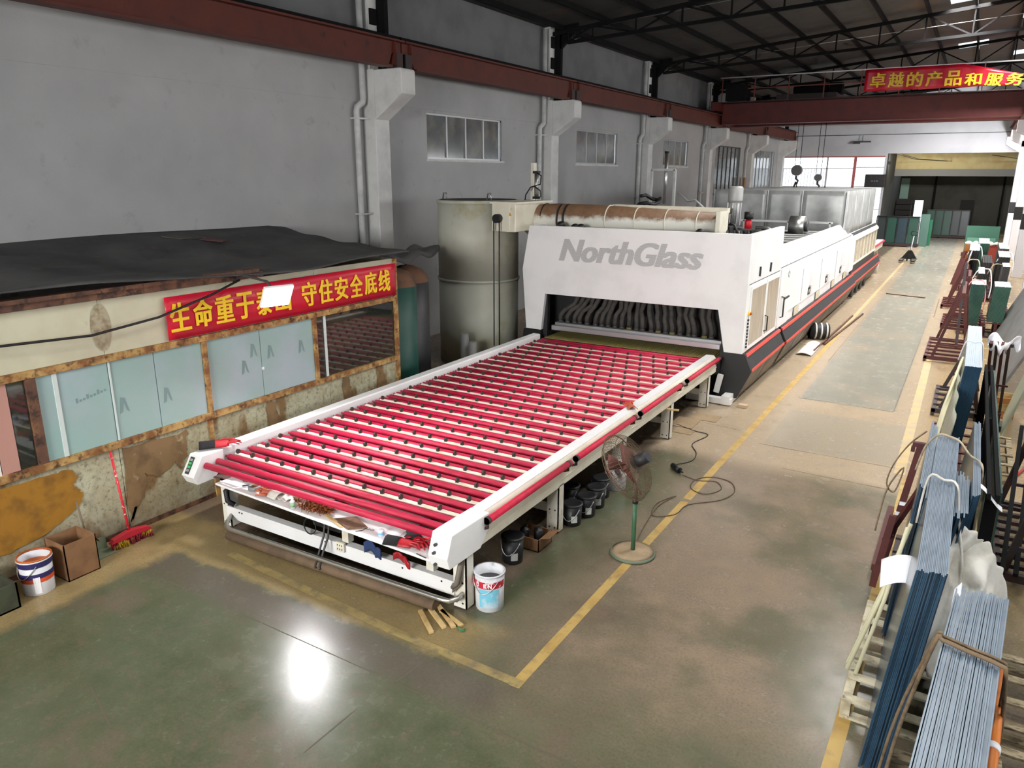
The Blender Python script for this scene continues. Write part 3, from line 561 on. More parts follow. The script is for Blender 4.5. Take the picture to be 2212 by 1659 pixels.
for j, yy in enumerate((5.95, 8.08, 10.2, 12.35, 14.55)):
    for x0, x1 in ((-4.3, -4.13), (-8.4, -8.23) if j else (-8.1, -7.95)):
        lg = MB().box(x0, x1, yy - 0.05, yy - 0.035, 0.02, 0.68).box(x1 - 0.015, x1, yy - 0.05, yy + 0.09, 0.02, 0.68).build('leg', LEGW, tb)
        MB().cyl((x0 + 0.09, yy + 0.02, 0), (x0 + 0.09, yy + 0.02, 0.05), 0.045, 10).build('foot', RACKD, lg)
        for dx, zz in ((0.04, 0.08), (0.12, 0.08), (0.04, 0.33), (0.12, 0.33)): MB().cyl((x0 + dx, yy - 0.049, zz), (x0 + dx, yy - 0.054, zz), 0.012, 8).build('bolt', BLACK, lg)
    if j:
        MB().box(-8.3, -4.25, yy - 0.03, yy + 0.03, 0.28, 0.38).build('cross_beam', LEGW, tb)
fb = MB().box(-8.0, -4.28, 5.885, 5.9, 0.15, 0.31).box(-8.0, -4.28, 5.885, 5.99, 0.31, 0.322).build('front_beam', WHITE, tb)
for xx in (-7.75, -7.7, -6.2, -5.0, -4.45): MB().cyl((xx, 5.886, 0.28), (xx, 5.88, 0.28), 0.012, 8).build('bolt', BLACK, fb)
for xx in (-5.88, -4.62): MB().box(xx - 0.05, xx + 0.05, 5.9, 5.99, 0.352, 0.72).build('shelf_post', LEGW, tb)
for xx in (-7.6, -6.2, -4.9): MB().box(xx - 0.04, xx + 0.04, 5.9, 15.0, 0.7, 0.78).build('inner_beam', DARKG, tb)
MB().box(-8.3, -4.3, 5.9, 15.0, 0.66, 0.68).build('under_tray', mat('dusty_tray', (92, 70, 62), 0.8), tb)
tr_ = MB().tube([(-7.95, 5.93, 0.2), (-7.8, 5.72, 0.2), (-7.7, 5.63, 0.2), (-7.6, 5.6, 0.2), (-4.35, 5.69, 0.2), (-4.22, 5.7, 0.2), (-4.17, 5.78, 0.2), (-4.18, 5.94, 0.2)], 0.028, 8).build('foot_rail', CHROME, tb)
DUSTP = mat('dusty_brown_pipe', (112, 92, 72), 0.85, c2=(92, 76, 60), scale=6)
MB().cyl((-7.7, 5.66, 0.075), (-4.42, 5.73, 0.075), 0.07, 12).build('floor_pipe', DUSTP, tb)
# shelf below the first rollers
def sh(u, v, z): # u 0..1 left to right, v depth from the front edge
    return (-7.92 + 3.58 * u + 0.02 * v, 5.69 - 0.14 * u + 0.36 * v, 0.735 - 0.01 * u + z)
MB().add([sh(u, v, z) for z in (-0.03, 0) for u, v in ((0, 0), (1, 0), (1, 1.1), (0, 1.1))], [(3, 2, 1, 0), (4, 5, 6, 7)] + [(i, (i + 1) % 4, (i + 1) % 4 + 4, i + 4) for i in range(4)]).build('shelf', WHITE, tb, bevel=0.01)
MB().tube([(-7.95, 5.98, 0.6), (-7.95, 5.86, 0.55), (-7.92, 5.85, 0.42), (-7.85, 5.9, 0.36)], 0.035, 8).build('cable_hose', BLACKS, tb)
MB().tube([(-4.3, 5.98, 0.3), (-4.27, 5.85, 0.28), (-4.2, 5.82, 0.36), (-4.18, 5.86, 0.55), (-4.18, 5.95, 0.66)], 0.03, 8).build('cable_hose', mat('grey_conduit', (118, 110, 100), 0.6), tb)
for k in range(6): MB().tube([(-4.36 + 0.008 * k, 5.97, 0.25 + 0.012 * k), (-4.27, 5.84, 0.22 + 0.015 * k), (-4.17 - 0.008 * k, 5.85, 0.34), (-4.17 - 0.008 * k, 5.9, 0.6)], 0.007, 5).build('cable', mat('grey_conduit', (118, 110, 100), 0.6), tb)
sk = thing('power_socket', 'cream power socket box fixed on the table front beam', 'socket', (-5.93, 5.87, 0.25))
MB().box(-5.99, -5.86, 5.845, 5.884, 0.24, 0.36).build('box', CREAM, sk, bevel=0.006)
for dx in (-0.035, 0.0, 0.035):
    for dz in (-0.025, 0.025): MB().box(-5.925 + dx - 0.004, -5.925 + dx + 0.004, 5.841, 5.846, 0.3 + dz - 0.012, 0.3 + dz + 0.008).build('slot', BLACK, sk)
MB().tube([(-6.15, 5.86, 0.62), (-6.16, 5.83, 0.4), (-6.14, 5.72, 0.24), (-6.12, 5.62, 0.1), (-6.1, 5.6, 0.09)], 0.013, 6).build('cord', DARKG, tb)
MB().tube([(-6.08, 5.86, 0.62), (-6.09, 5.83, 0.4), (-6.08, 5.72, 0.24), (-6.05, 5.62, 0.1), (-6.03, 5.6, 0.09)], 0.013, 6).build('cord', DARKG, tb)
tag(MB().tube([(-6.42 + 0.1 * math.sin(t), 5.86 + 0.01 * math.cos(t), 0.44 + 0.1 * math.cos(t)) for t in [i * 2 * math.pi / 16 for i in range(16)]], 0.008, 6, closed=True).build('cable_loop', BLACK), 'black cable loop hanging before the front beam', 'cable')
# ---- things lying on the shelf
def on(u, v, dz=0.0): p = sh(u, v, dz); return Vector(p)
p = on(0.07, 0.3); nb = thing('notebook', 'white open notebook at the left end of the table shelf', 'notebook', p)
MB().add([on(0.02, 0.12, 0.003), on(0.1, 0.1, 0.003), on(0.13, 0.62, 0.003), on(0.05, 0.64, 0.003)], [(0, 1, 2, 3)]).build('page', PAPER, nb, solid=0.012)
MB().add([on(0.085, 0.5, 0.012), on(0.17, 0.5, 0.006), on(0.18, 1.0, 0.006), on(0.1, 1.0, 0.012)], [(0, 1, 2, 3)]).build('page', mat('grey_page', (206, 208, 210), 0.8), nb, solid=0.01)
tag(MB().cyl(on(0.115, 0.3, 0.02), on(0.155, 0.75, 0.03), 0.012, 8, 0.006).build('marker_pen', DARKG), 'dark grey marker pen beside the tape roll', 'pen')
c0 = on(0.165, 0.45); tp_ = thing('tape_roll', 'grey roll of tape lying on the table shelf', 'tape', c0)
MB().lathe([(0.05, 0), (0.085, 0), (0.085, 0.05), (0.05, 0.05), (0.05, 0)], c0.x, c0.y, 20, c0.z, cap=False).build('tape_ring', mat('tape_grey', (130, 132, 134), 0.5), tp_)
MB().lathe([(0.046, 0.001), (0.05, 0.001), (0.05, 0.049), (0.046, 0.049), (0.046, 0.001)], c0.x, c0.y, 20, c0.z, cap=False).build('core', CARD, tp_)
def glove(name, label, u, v, col1, col2, ang=0.0, sc=1.0, base=None):
    p = base or on(u, v, 0.0); g = thing(name, label, 'glove', p)
    def T(a, b, c): ca, sa = math.cos(ang), math.sin(ang); return (p.x + sc * (a * ca - b * sa), p.y + sc * (a * sa + b * ca), p.z + sc * c)
    MB().grid(lambda s, w: T(-0.02 + 0.1 * s, (w - 0.5) * 0.1 * (1 - 0.1 * s), 0.012 + 0.03 * math.sin(math.pi * w) * (1 - 0.2 * s)), 6, 8).build('palm', col2, g, solid=0.012)
    MB().grid(lambda s, w: T(-0.11 + 0.1 * s, (w - 0.5) * (0.12 - 0.02 * s), 0.012 + 0.035 * math.sin(math.pi * w)), 4, 8).build('cuff', col1, g, solid=0.01)
    for k, (ln, b) in enumerate(((0.075, -0.036), (0.09, -0.012), (0.085, 0.014), (0.062, 0.036))):
        MB().tube([T(0.07, b, 0.03), T(0.07 + ln * 0.5, b * 1.15, 0.035), T(0.07 + ln, b * 1.3, 0.018)], [0.0145, 0.013, 0.008], 7).build('finger', col2, g)
    MB().tube([T(0.0, 0.045, 0.025), T(0.04, 0.075, 0.025), T(0.075, 0.085, 0.018)], [0.016, 0.014, 0.009], 7).build('thumb', col2, g)
    return g
ORG = mat('rust_red_cotton', (186, 104, 78), 0.95, c2=(166, 84, 62), scale=8); REDC = mat('red_rubber', (186, 26, 40), 0.5, c2=(150, 18, 30), scale=6); BLC = mat('black_knit', (30, 28, 30), 0.95)
glove('work_glove', 'faded orange work glove with white cuff on the table shelf', 0.255, 0.4, CLOTH, ORG, math.pi, 1.6)
tag(MB().grid(lambda u, v: (on(0.29 + 0.06 * u, 0.25 + 0.55 * v, 0.015 + 0.025 * math.sin(u * 7 + v * 4) ** 2)), 10, 10).build('white_rag', CLOTH, solid=0.004), 'crumpled white rag beside the faded orange glove', 'rag')
p = on(0.4, 0.12); bt = thing('small_bottle', 'small clear bottle with green label on the table shelf', 'bottle', p)
MB().lathe([(0.028, 0), (0.032, 0.005), (0.032, 0.03)], p.x, p.y, 14, p.z).build('base', mat('clear_plastic', (214, 220, 220), 0.15, alpha=0.6), bt)
MB().lathe([(0.033, 0.03), (0.033, 0.085)], p.x, p.y, 14, p.z).build('label', mat('green_label', (150, 190, 150), 0.6), bt); MB().lathe([(0.032, 0.085), (0.03, 0.1), (0.016, 0.11), (0.016, 0.13)], p.x, p.y, 14, p.z).build('neck', mat('white_cap', (232, 232, 230), 0.5), bt)
def brush(label, u, n, r, m):
    b = MB(); q = on(u, 0.5, 0.02); rnd = random.Random(int(u * 100))
    for i in range(n):
        a = rnd.uniform(0, 1); s = Vector((q.x + (a - 0.5) * 2.2 * r, q.y + rnd.uniform(-0.5, 0.5) * r, q.z)); d = Vector((rnd.uniform(-0.4, 0.9), rnd.uniform(-1, 0.6), rnd.uniform(0.1, 0.8))).normalized() * rnd.uniform(0.06, 0.12)
        b.tube([s, s + d * 0.6 + Vector((0, 0, 0.01)), s + d + Vector((0.02, 0, -0.015))], [0.006, 0.005, 0.003], 4)
    return tag(b.build('fibre_brush', m), label, 'brush')
brush('bushy rust-brown fibre brush on the table shelf', 0.475, 260, 0.19, mat('coir_fibre', (150, 84, 42), 0.95, c2=(120, 64, 32), scale=20))
brush('small tuft of brown fibre left of the green-labelled bottle', 0.375, 30, 0.04, mat('coir_fibre2', (168, 120, 80), 0.95))
tag(MB().add([on(0.575, 0.3, 0.012), on(0.665, 0.02, 0.012), on(0.71, 0.45, 0.012), on(0.625, 0.8, 0.012)], [(0, 1, 2, 3)]).build('sanding_board', mat('brown_abrasive', (122, 94, 74), 0.95, c2=(104, 78, 60), scale=30), solid=0.02, bevel=0.006), 'flat brown sanding board on the table shelf', 'board')
tag(MB().bar(on(0.53, 0.35, 0.012), on(0.64, 0.02, 0.012), 0.03, 0.008).build('wooden_stick', WOODY), 'thin wooden ruler lying beside the sanding board', 'ruler')
tag(MB().bar(on(0.525, 0.44, 0.012), on(0.6, 0.2, 0.012), 0.012, 0.008).build('wooden_stick', WOODY), 'narrow wooden strip behind the ruler on the shelf', 'stick')
p = on(0.725, 0.4); ss = thing('safety_glasses', 'clear safety glasses lying right of the sanding board', 'glasses', p)
for k in (-1, 1): MB().tube([(p.x + 0.03 * k + 0.024 * math.cos(t), p.y + 0.018 * math.sin(t), p.z + 0.015) for t in [i * math.pi / 6 for i in range(12)]], 0.003, 5, closed=True).build('rim', DARKG, ss)
MB().tube([(p.x - 0.055, p.y, p.z + 0.015), (p.x - 0.07, p.y - 0.07, p.z + 0.01), (p.x - 0.12, p.y - 0.11, p.z + 0.006)], 0.004, 5).build('temple', BLACK, ss)
p = on(0.775, 0.35); cu = thing('small_jar', 'small white and blue jar on the table shelf', 'jar', p)
MB().lathe([(0.033, 0), (0.036, 0.006), (0.036, 0.05)], p.x, p.y, 16, p.z).build('body', mat('lilac_plastic', (206, 206, 236), 0.3), cu); MB().lathe([(0.037, 0.018), (0.037, 0.04)], p.x, p.y, 16, p.z, cap=False).build('label', mat('blue_label', (120, 190, 226), 0.5), cu); MB().lathe([(0.038, 0.05), (0.038, 0.064), (0.034, 0.068)], p.x, p.y, 16, p.z).build('lid', PAPER, cu)
tag(MB().add([on(0.735, 0.55, 0.004), on(0.83, 0.5, 0.004), on(0.82, 0.9, 0.004), on(0.74, 0.95, 0.004)], [(0, 1, 2, 3)]).build('paper_sheet', PAPER, solid=0.002), 'sheet of white paper behind the small jar', 'paper')
glove('work_glove', 'red and black rubber glove crumpled on the shelf near the right end', 0.87, 0.25, BLC, REDC, 0.2, 1.7)
glove('work_glove', 'red and black glove under the other one on the shelf', 0.9, 0.62, BLC, REDC, -0.5, 1.5)
tag(MB().tube([on(0.93, 0.35, 0.01), on(0.95, 0.6, 0.03), on(0.97, 0.75, 0.012)], 0.012, 6).build('red_strap', REDC), 'red strap at the right end of the table shelf', 'strap')
tag(MB().cyl(on(0.945, 0.05, 0.008), on(0.985, 0.0, 0.008), 0.006, 7).build('ball_pen', BLACK), 'black ball pen at the right end of the shelf', 'pen')
glove('work_glove', 'black and red glove lying on the left rail of the table', 0, 0, BLC, REDC, 0.9, 2.0, Vector((-8.36, 6.1, 1.015)))
glove('work_glove', 'orange-red glove on the right rail of the table', 0, 0, ORG, mat('orange_red_cotton', (190, 84, 60), 0.95), 2.2, 1.3, Vector((-4.27, 10.75, 1.005)))
tag(MB().grid(lambda u, v: (-5.55 + 0.3 * u, 5.86 + 0.05 * math.sin(u * 5), 0.33 + 0.13 * v + 0.03 * math.sin(u * 9)), 10, 4).build('blue_rag', mat('navy_cloth', (44, 62, 104), 0.9), solid=0.02), 'dark blue rag stuffed behind the table front beam', 'rag')
tag(MB().grid(lambda u, v: (-5.12 + 0.28 * u, 5.87 + 0.05 * math.sin(u * 5), 0.355 + 0.08 * v + 0.02 * math.sin(u * 11)), 10, 4).build('red_rag', REDC, solid=0.02), 'red rag stuffed behind the table front beam', 'rag')
bk = thing('tool_case', 'black tool case hung under the table shelf', 'case', (-6.2, 6.1, 0.55)); MB().box(-6.45, -5.98, 5.93, 6.2, 0.42, 0.66).build('body', BLACK, bk, bevel=0.02); MB().box(-6.3, -6.1, 5.91, 5.93, 0.52, 0.56).build('handle', DARKG, bk)
# ------------------------------------------------------------------ the tempering furnace
mc = thing('cooling_hood', 'white front hood of the glass furnace with grey lettering', 'machine', (-6.2, 16.7, 0))
hp = MB().prism([(-8.72, 3.46), (-8.9, 2.46), (-8.79, 1.06), (-8.39, 1.05), (-8.29, 1.915), (-4.24, 1.915), (-4.06, 1.05), (-3.68, 1.05), (-3.68, 3.46)], 'y', 15.2, 15.32).build('front_panel', WHITE, mc, bevel=0.008)
LETG = mat('grey_lettering', (176, 177, 178), 0.5)
def letter_grey():
    m = bpy.data.materials.new('hatched_grey_print'); m.use_nodes = True; t = NT(m); b = t.n['Principled BSDF']
    w = t.new('ShaderNodeTexWave', wave_type='BANDS', bands_direction='Z'); w.inputs['Scale'].default_value = 14; t.l.new(t.coord(), w.inputs[0])
    t.l.new(t.mix(t.mr(w.outputs[0], 0.3, 0.7), lin((196, 197, 198)), lin((168, 169, 170))), b.inputs['Base Color']); b.inputs['Roughness'].default_value = 0.45; return m
tx = text_mesh('NorthGlass', 1, letter_grey(), 'lettering', hp, bold=0.016, shear=0.28, width=3.28, height=0.5, fat=0.024); tx.location = Vector((-7.92, 15.194, 2.7)) - origin(hp)
MB().prism([(-8.9, 2.46), (-8.79, 1.06), (-8.7, 1.06), (-8.8, 2.46), (-8.63, 3.46), (-8.72, 3.46)], 'y', 15.32, 18.15).build('side_panel', WHITE, mc)
MB().box(-3.78, -3.68, 15.32, 18.15, 2.46, 3.46).build('side_panel', WHITE, mc, bevel=0.006)
MB().box(-3.78, -3.69, 15.32, 18.15, 2.445, 2.458).build('panel_seam', DARKG, mc)
sd = MB().box(-3.78, -3.68, 15.32, 18.15, 1.05, 2.44).build('door_frame', WHITE, mc, bevel=0.006)
DOORG = mat('dusty_brown_window', (170, 156, 138), 0.2, c2=(190, 178, 160), scale=3, stretch=(1, 6, 0.6), spec=0.7)
for a, b in ((15.56, 16.72), (16.92, 17.98)):
    dr = MB().box(-3.69, -3.66, a - 0.08, b + 0.08, 1.08, 2.4).build('door', WHITE, mc, bevel=0.006)
    MB().box(-3.665, -3.655, a, b, 1.17, 2.33).build('door_window', DOORG, dr)
MB().tube([(-3.66, 16.86, 1.25), (-3.6, 16.87, 1.27), (-3.6, 16.87, 1.58), (-3.66, 16.86, 1.6)], 0.016, 8).build('door_handle', BLACK, mc)
for yy in (16.05, 17.0): MB().bar((-3.668, yy, 2.55), (-3.668, yy + 0.02, 2.75), 0.05, 0.02).build('slot', BLACK, mc)
MB().cyl((-3.68, 15.44, 1.86), (-3.64, 15.44, 1.86), 0.045, 12).build('stop_plate', mat('yellow_plate', (226, 190, 40), 0.5), mc); MB().cyl((-3.64, 15.44, 1.86), (-3.61, 15.44, 1.86), 0.025, 10).build('stop_button', mat('red_button', (190, 30, 30), 0.5), mc)
for k in range(9): MB().box(-3.68, -3.655, 15.4, 15.46 - 0.01 * (k % 2), 1.14 + 0.07 * k, 1.18 + 0.07 * k).build('switch', BLACK, mc)
MB().box(-8.7, -3.78, 18.05, 18.15, 1.3, 3.3).build('rear_panel', WHITE, mc); MB().box(-8.7, -3.78, 15.32, 18.05, 3.1, 3.14).build('top_deck', DARKG, mc)
# opening: dark housing, hoses, air bars, chain belt
MB().box(-8.72, -3.8, 15.9, 15.95, 0.9, 3.1).build('inner_back', BLACK, mc)
for xx in (-8.6, -8.32, -4.1): MB().box(xx - 0.05, xx + 0.05, 15.3, 15.42, 0.8, 2.4).build('inner_post', BLACKS, mc)
MB().box(-8.12, -4.15, 15.22, 15.36, 1.08, 1.19).build('air_bar', ALU, mc, bevel=0.01); MB().box(-8.1, -4.05, 15.36, 15.5, 1.17, 1.24).build('air_bar', ALU, mc, bevel=0.01)
HOSE = mat('dusty_grey_hose', (74, 72, 68), 0.85, c2=(58, 56, 54), scale=10); HOSEY = mat('olive_hose', (112, 108, 62), 0.85)
rnd = random.Random(3)
for i in range(22):
    x0 = -8.0 + 0.17 * i + rnd.uniform(-0.03, 0.03); lean = 0.42 * max(0, 1 - i / 11) - 0.08 * (i > 12); z0 = 1.26
    pts = [(x0, 15.5, z0), (x0 + 0.01, 15.47, z0 + 0.14), (x0 + lean * 0.3, 15.46, z0 + 0.28), (x0 + lean * 0.8 + rnd.uniform(-0.05, 0.05), 15.5, z0 + 0.42), (x0 + lean, 15.55, z0 + 0.6), (x0 + lean, 15.6, z0 + 0.9)]
    MB().tube(pts, 0.052, 10).build('hose', HOSE, mc)
    MB().lathe([(0.062, 0), (0.062, 0.05)], x0, 15.5, 10, 1.235).build('hose_collar', HOSEY if i in (10, 14, 16, 20) else DARKG, mc)
BELT = mat('brass_mesh_belt', (150, 138, 84), 0.5, 0.3)
bl = MB()
for i in range(20):
    for s in range(1): bl.box(-8.2, -4.15, 15.06 + 0.045 * i, 15.08 + 0.045 * i, 0.9, 0.915)
for i in range(82): bl.box(-8.2 + 0.05 * i, -8.185 + 0.05 * i, 15.05, 15.95, 0.905, 0.922)
b_ = bl.build('mesh_belt', BELT, mc); b_['kind'] = 'stuff'
MB().box(-8.3, -4.1, 15.05, 15.9, 0.6, 0.88).build('belt_bed', BLACKS, mc)
# base skirt of the hood
sk_ = MB().prism([(-4.06, 1.05), (-3.62, 1.05), (-3.46, 0.7), (-3.72, 0.1), (-4.16, 0.1)], 'y', 15.2, 15.3).build('base_end', BLACK, mc, bevel=0.006)
MB().prism([(-8.4, 1.05), (-8.85, 1.05), (-8.9, 0.7), (-8.75, 0.1), (-8.3, 0.1)], 'y', 15.2, 15.3).build('base_end', BLACK, mc)
REDS = mat('orange_red_stripe', (214, 72, 58), 0.5, c2=(190, 60, 50), scale=6)
SKIRT = mat('grey_brown_skirt', (92, 84, 76), 0.6, c2=(74, 68, 62), scale=2, c3=(120, 106, 90), scale3=2.5)
def skirt(par, y0, y1, dx=0.0, panels=3):
    MB().prism([(-3.66 + dx, 1.04), (-3.5 + dx, 0.7), (-3.56 + dx, 0.7), (-3.72 + dx, 1.04)], 'y', y0, y1).build('side_band', BLACKS, par)
    MB().prism([(-3.66 + dx, 1.02), (-3.61 + dx, 1.02), (-3.595 + dx, 0.97), (-3.66 + dx, 0.97)], 'y', y0, y1).build('stripe', REDS, par)
    MB().prism([(-3.53 + dx, 0.71), (-3.485 + dx, 0.71), (-3.48 + dx, 0.66), (-3.53 + dx, 0.66)], 'y', y0, y1).build('stripe', REDS, par)
    st = (y1 - y0) / panels
    for k in range(panels):
        a = y0 + st * k
        pn = MB().prism([(-3.5 + dx, 0.66), (-3.72 + dx, 0.12), (-3.75 + dx, 0.12), (-3.54 + dx, 0.66)], 'y', a + 0.02, a + st - 0.02).build('skirt_panel', SKIRT, par)
        v = MB()
        for j in range(6):
            yy = a + st * 0.5 - 0.2 + 0.075 * j
            v.add([(-3.585 + dx, yy, 0.46), (-3.585 + dx, yy + 0.035, 0.46), (-3.655 + dx, yy + 0.035, 0.3), (-3.655 + dx, yy, 0.3)], [(0, 1, 2, 3)])
        v.build('vent_slots', BLACK, pn)
skirt(mc, 15.3, 18.45, 0.0, 2)
MB().box(-8.7, -4.0, 15.5, 18.3, 0.0, 0.85).build('base_frame', BLACKS, mc)
MB().box(-4.7, -3.75, 14.9, 15.05, 0.02, 0.14).build('foot_beam', WHITE, mc); MB().box(-3.95, -3.78, 14.88, 15.6, 0.02, 0.2).build('foot_beam', WHITE, mc)
MB().bar((-4.12, 15.1, 0.2), (-4.05, 15.1, 0.6), 0.12, 0.03, (0, 1, 0)).build('gusset', WHITE, mc)
# furnace body
fu = thing('furnace_body', 'long white furnace body behind the hood with red striped skirt', 'machine', (-6.2, 24, 0))
MB().box(-8.7, -3.7, 18.18, 30.2, 0.9, 2.5).build('casing', WHITE, fu, bevel=0.01)
MB().box(-8.6, -4.06, 18.25, 29.0, 2.5, 2.52).build('top_tray', BLACKS, fu)
MB().prism([(-3.69, 2.51), (-3.98, 2.9), (-4.06, 2.9), (-3.78, 2.51)], 'y', 18.2, 29.0).build('sloped_panel', WHITE, fu)
MB().box(-3.72, -3.69, 18.2, 29.6, 2.495, 2.507).build('panel_seam', DARKG, fu)
MB().prism([(18.3, 1.05), (18.3, 2.46), (29.9, 2.46), (29.9, 1.3), (19.4, 1.3), (19.4, 1.05)], 'x', -3.7, -3.672).build('side_cover', WHITE, fu, bevel=0.004)
MB().prism([(29.0, 2.5), (29.4, 2.42), (30.0, 2.3), (30.0, 1.25), (29.0, 1.25)], 'x', -3.7, -3.56).build('side_cabinet', WHITE, fu, bevel=0.01)
for k, yy in enumerate((22.05, 24.85, 27.65)):
    cb = MB().box(-3.68, -3.52, yy, yy + 0.42, 1.62, 2.12).build('junction_box', WHITE, fu, bevel=0.012)
    MB().box(-3.68, -3.66, yy - 0.12, yy + 0.18, 1.38, 1.58).build('meter_window', BLACK, cb); MB().box(-3.662, -3.656, yy - 0.04, yy + 0.06, 1.43, 1.52).build('meter_face', PAPER, cb)
    MB().box(-3.675, -3.66, yy - 1.1, yy - 1.085, 1.35, 2.2).build('panel_seam', mat('pale_seam', (176, 176, 178), 0.5), fu)
hd = MB().tube([(-3.66, 18.45, 1.3), (-3.6, 18.47, 1.32), (-3.6, 18.47, 1.78), (-3.66, 18.45, 1.8)], 0.018, 8).build('latch_bar', BLACK, fu); MB().bar((-3.6, 18.47, 1.75), (-3.6, 19.0, 1.75), 0.035).build('latch_handle', BLACK, hd)
for yy in (20.2, 23.3, 26.1, 28.6): MB().box(-3.672, -3.664, yy, yy + 0.6, 1.06, 1.28).build('patch', mat('cream_patch', (196, 190, 166), 0.6), fu)
MB().tube([(-3.671, 19.0, 2.28), (-3.664, 19.1, 2.36), (-3.664, 19.2, 2.28), (-3.664, 19.1, 2.2)], 0.012, 5, closed=True).build('maker_mark', mat('pale_seam', (176, 176, 178), 0.5), fu)
skirt(fu, 18.6, 30.6, 0.02, 8)
MB().box(-8.6, -4.1, 18.3, 30.4, 0.0, 0.88).build('base_frame', BLACKS, fu)
# rods, pipes and valves on the furnace top
TUBEG = mat('dull_steel_tube', (138, 138, 136), 0.55, 0.3)
for k in range(10): MB().cyl((-8.6, 18.7 + 0.85 * k, 2.78), (-4.1, 18.7 + 0.85 * k, 2.78), 0.045, 10).build('roof_tube', TUBEG, fu)
MB().box(-8.6, -4.05, 27.4, 27.48, 3.0, 3.06).build('guard_rail', WHITE, fu); MB().box(-8.6, -4.05, 27.4, 27.44, 2.6, 2.64).build('guard_rail', WHITE, fu)
for xx in (-8.5, -7, -5.5, -4.15): MB().box(xx, xx + 0.05, 27.4, 27.45, 2.5, 3.05).build('guard_post', WHITE, fu)
for xx, yy in ((-5.2, 20.3), (-4.9, 22.6), (-6.5, 23)):
    MB().tube([(xx, yy, 2.7), (xx, yy, 3.02), (xx - 0.15, yy, 3.1), (xx - 0.5, yy, 3.1)], 0.06, 8).build('pipe_elbow', CHROME, fu); MB().cyl((xx - 0.08, yy, 2.92), (xx + 0.08, yy, 2.92), 0.1, 10).build('flange', CHROME, fu)
MB().cyl((-5.0, 25.4, 3.02), (-4.55, 25.4, 3.02), 0.32, 18).build('blower', CHROME, fu); MB().cyl((-4.56, 25.4, 3.02), (-4.45, 25.4, 3.02), 0.16, 14).build('blower_inlet', DARKG, fu)
# galvanised box on top at the back
gb = thing('galvanised_housing', 'big dented galvanised sheet housing on top of the furnace', 'housing', (-6.2, 33, 2.5))
for a, b in ((-8.5, -6.55), (-6.53, -5.35), (-5.33, -3.86)):
    MB().grid(lambda u, v, a=a, b=b: (a + (b - a) * u, 28.85 - 0.035 * math.sin(math.pi * u) * math.sin(math.pi * v) * math.sin(3 + 5 * u + a), 2.52 + 1.52 * v), 10, 8).build('front_sheet', GALV, gb, solid=0.02)
for k in range(4):
    a = 28.87 + 2.05 * k
    MB().grid(lambda u, v, a=a: (-3.86 + 0.03 * math.sin(math.pi * u) * math.sin(math.pi * v), a + 2.03 * u, 2.52 + 1.52 * v), 8, 6).build('side_sheet', GALV, gb, solid=0.02)
MB().box(-8.5, -3.88, 28.9, 37.05, 3.98, 4.04).build('top_sheet', GALV, gb)
MB().box(-8.55, -8.5, 28.9, 37.05, 2.52, 4.04).build('side_sheet', GALV, gb)
for xx in (-8.5, -6.54, -5.34, -3.87): MB().box(xx - 0.02, xx + 0.02, 28.8, 28.84, 2.52, 4.05).build('corner_strip', ALU, gb)
MB().box(-8.5, -3.86, 37.03, 37.05, 2.52, 4.04).build('rear_sheet', GALV, gb)
# outlet section
ol = thing('outlet_section', 'white outlet section of the furnace with a grid of brown panes', 'machine', (-6.2, 34, 0))
MB().box(-8.6, -3.75, 30.65, 38.0, 0.3, 2.5).build('casing', DARKG, ol)
MB().prism([(-3.66, 2.24), (-3.66, 2.32), (-3.9, 2.56), (-4.1, 2.56), (-4.1, 2.5), (-3.74, 2.24)], 'y', 30.05, 38.2).build('canopy', WHITE, ol)
for k in range(7):
    a = 30.75 + 1.03 * k; MB().box(-3.73, -3.71, a, a + 0.98, 1.36, 2.2).build('grid_pane', DOORG, ol)
    MB().box(-3.74, -3.68, a + 0.98, a + 1.03, 1.3, 2.24).build('grid_bar', CREAM, ol)
MB().box(-3.74, -3.67, 30.7, 38.0, 1.3, 1.36).build('grid_bar', CREAM, ol); MB().box(-3.74, -3.7, 30.7, 38.0, 1.0, 1.3).build('dark_recess', BLACK, ol)
skirt(ol, 30.7, 39.2, -0.02, 1)
for k in range(4): MB().cyl((-3.75, 31.4 + 1.2 * k, 0.3), (-3.62, 31.4 + 1.2 * k, 0.3), 0.26, 14).build('drive_motor', BLACKS, ol)
# unloading table
ut = thing('unloading_table', 'far unloading roller table with crimson rollers beyond the furnace', 'roller table', (-6.2, 41.7, 0))
rm2 = rm.copy()
for k in range(34):
    o = bpy.data.objects.new('roller', rm); C.objects.link(o); o.parent = ut; o.location = Vector((0, 38.3 + 0.196 * k, 1.2)) - Vector(ut.location)
MB().box(-4.32, -4.0, 38.4, 45.0, 1.18, 1.27).build('side_rail', WHITE, ut, bevel=0.02); MB().box(-4.2, -4.02, 38.6, 45.0, 0.9, 1.17).build('side_channel', CREAM, ut); MB().box(-8.5, -8.28, 38.4, 45.0, 0.9, 1.27).build('side_rail', WHITE, ut)
MB().cyl((-3.95, 38.8, 1.22), (-3.95, 44.9, 1.22), 0.045, 10).build('bumper_bar', REDBAR, ut); MB().box(-4.3, -3.95, 38.3, 38.5, 1.1, 1.3).build('rail_end', BLACK, ut)
for yy in (39.5, 42, 44.5):
    for xx in (-4.25, -8.4): MB().box(xx - 0.08, xx + 0.08, yy - 0.06, yy + 0.06, 0, 0.92).build('leg', CREAM, ut)
tag(MB().lathe([(0.12, 0), (0.12, 0.62), (0.1, 0.68), (0.04, 0.7)], -3.75, 40.2, 14).build('gas_bottle', mat('white_cylinder', (222, 222, 226), 0.5)), 'white gas bottle standing at the furnace outlet corner', 'gas bottle')
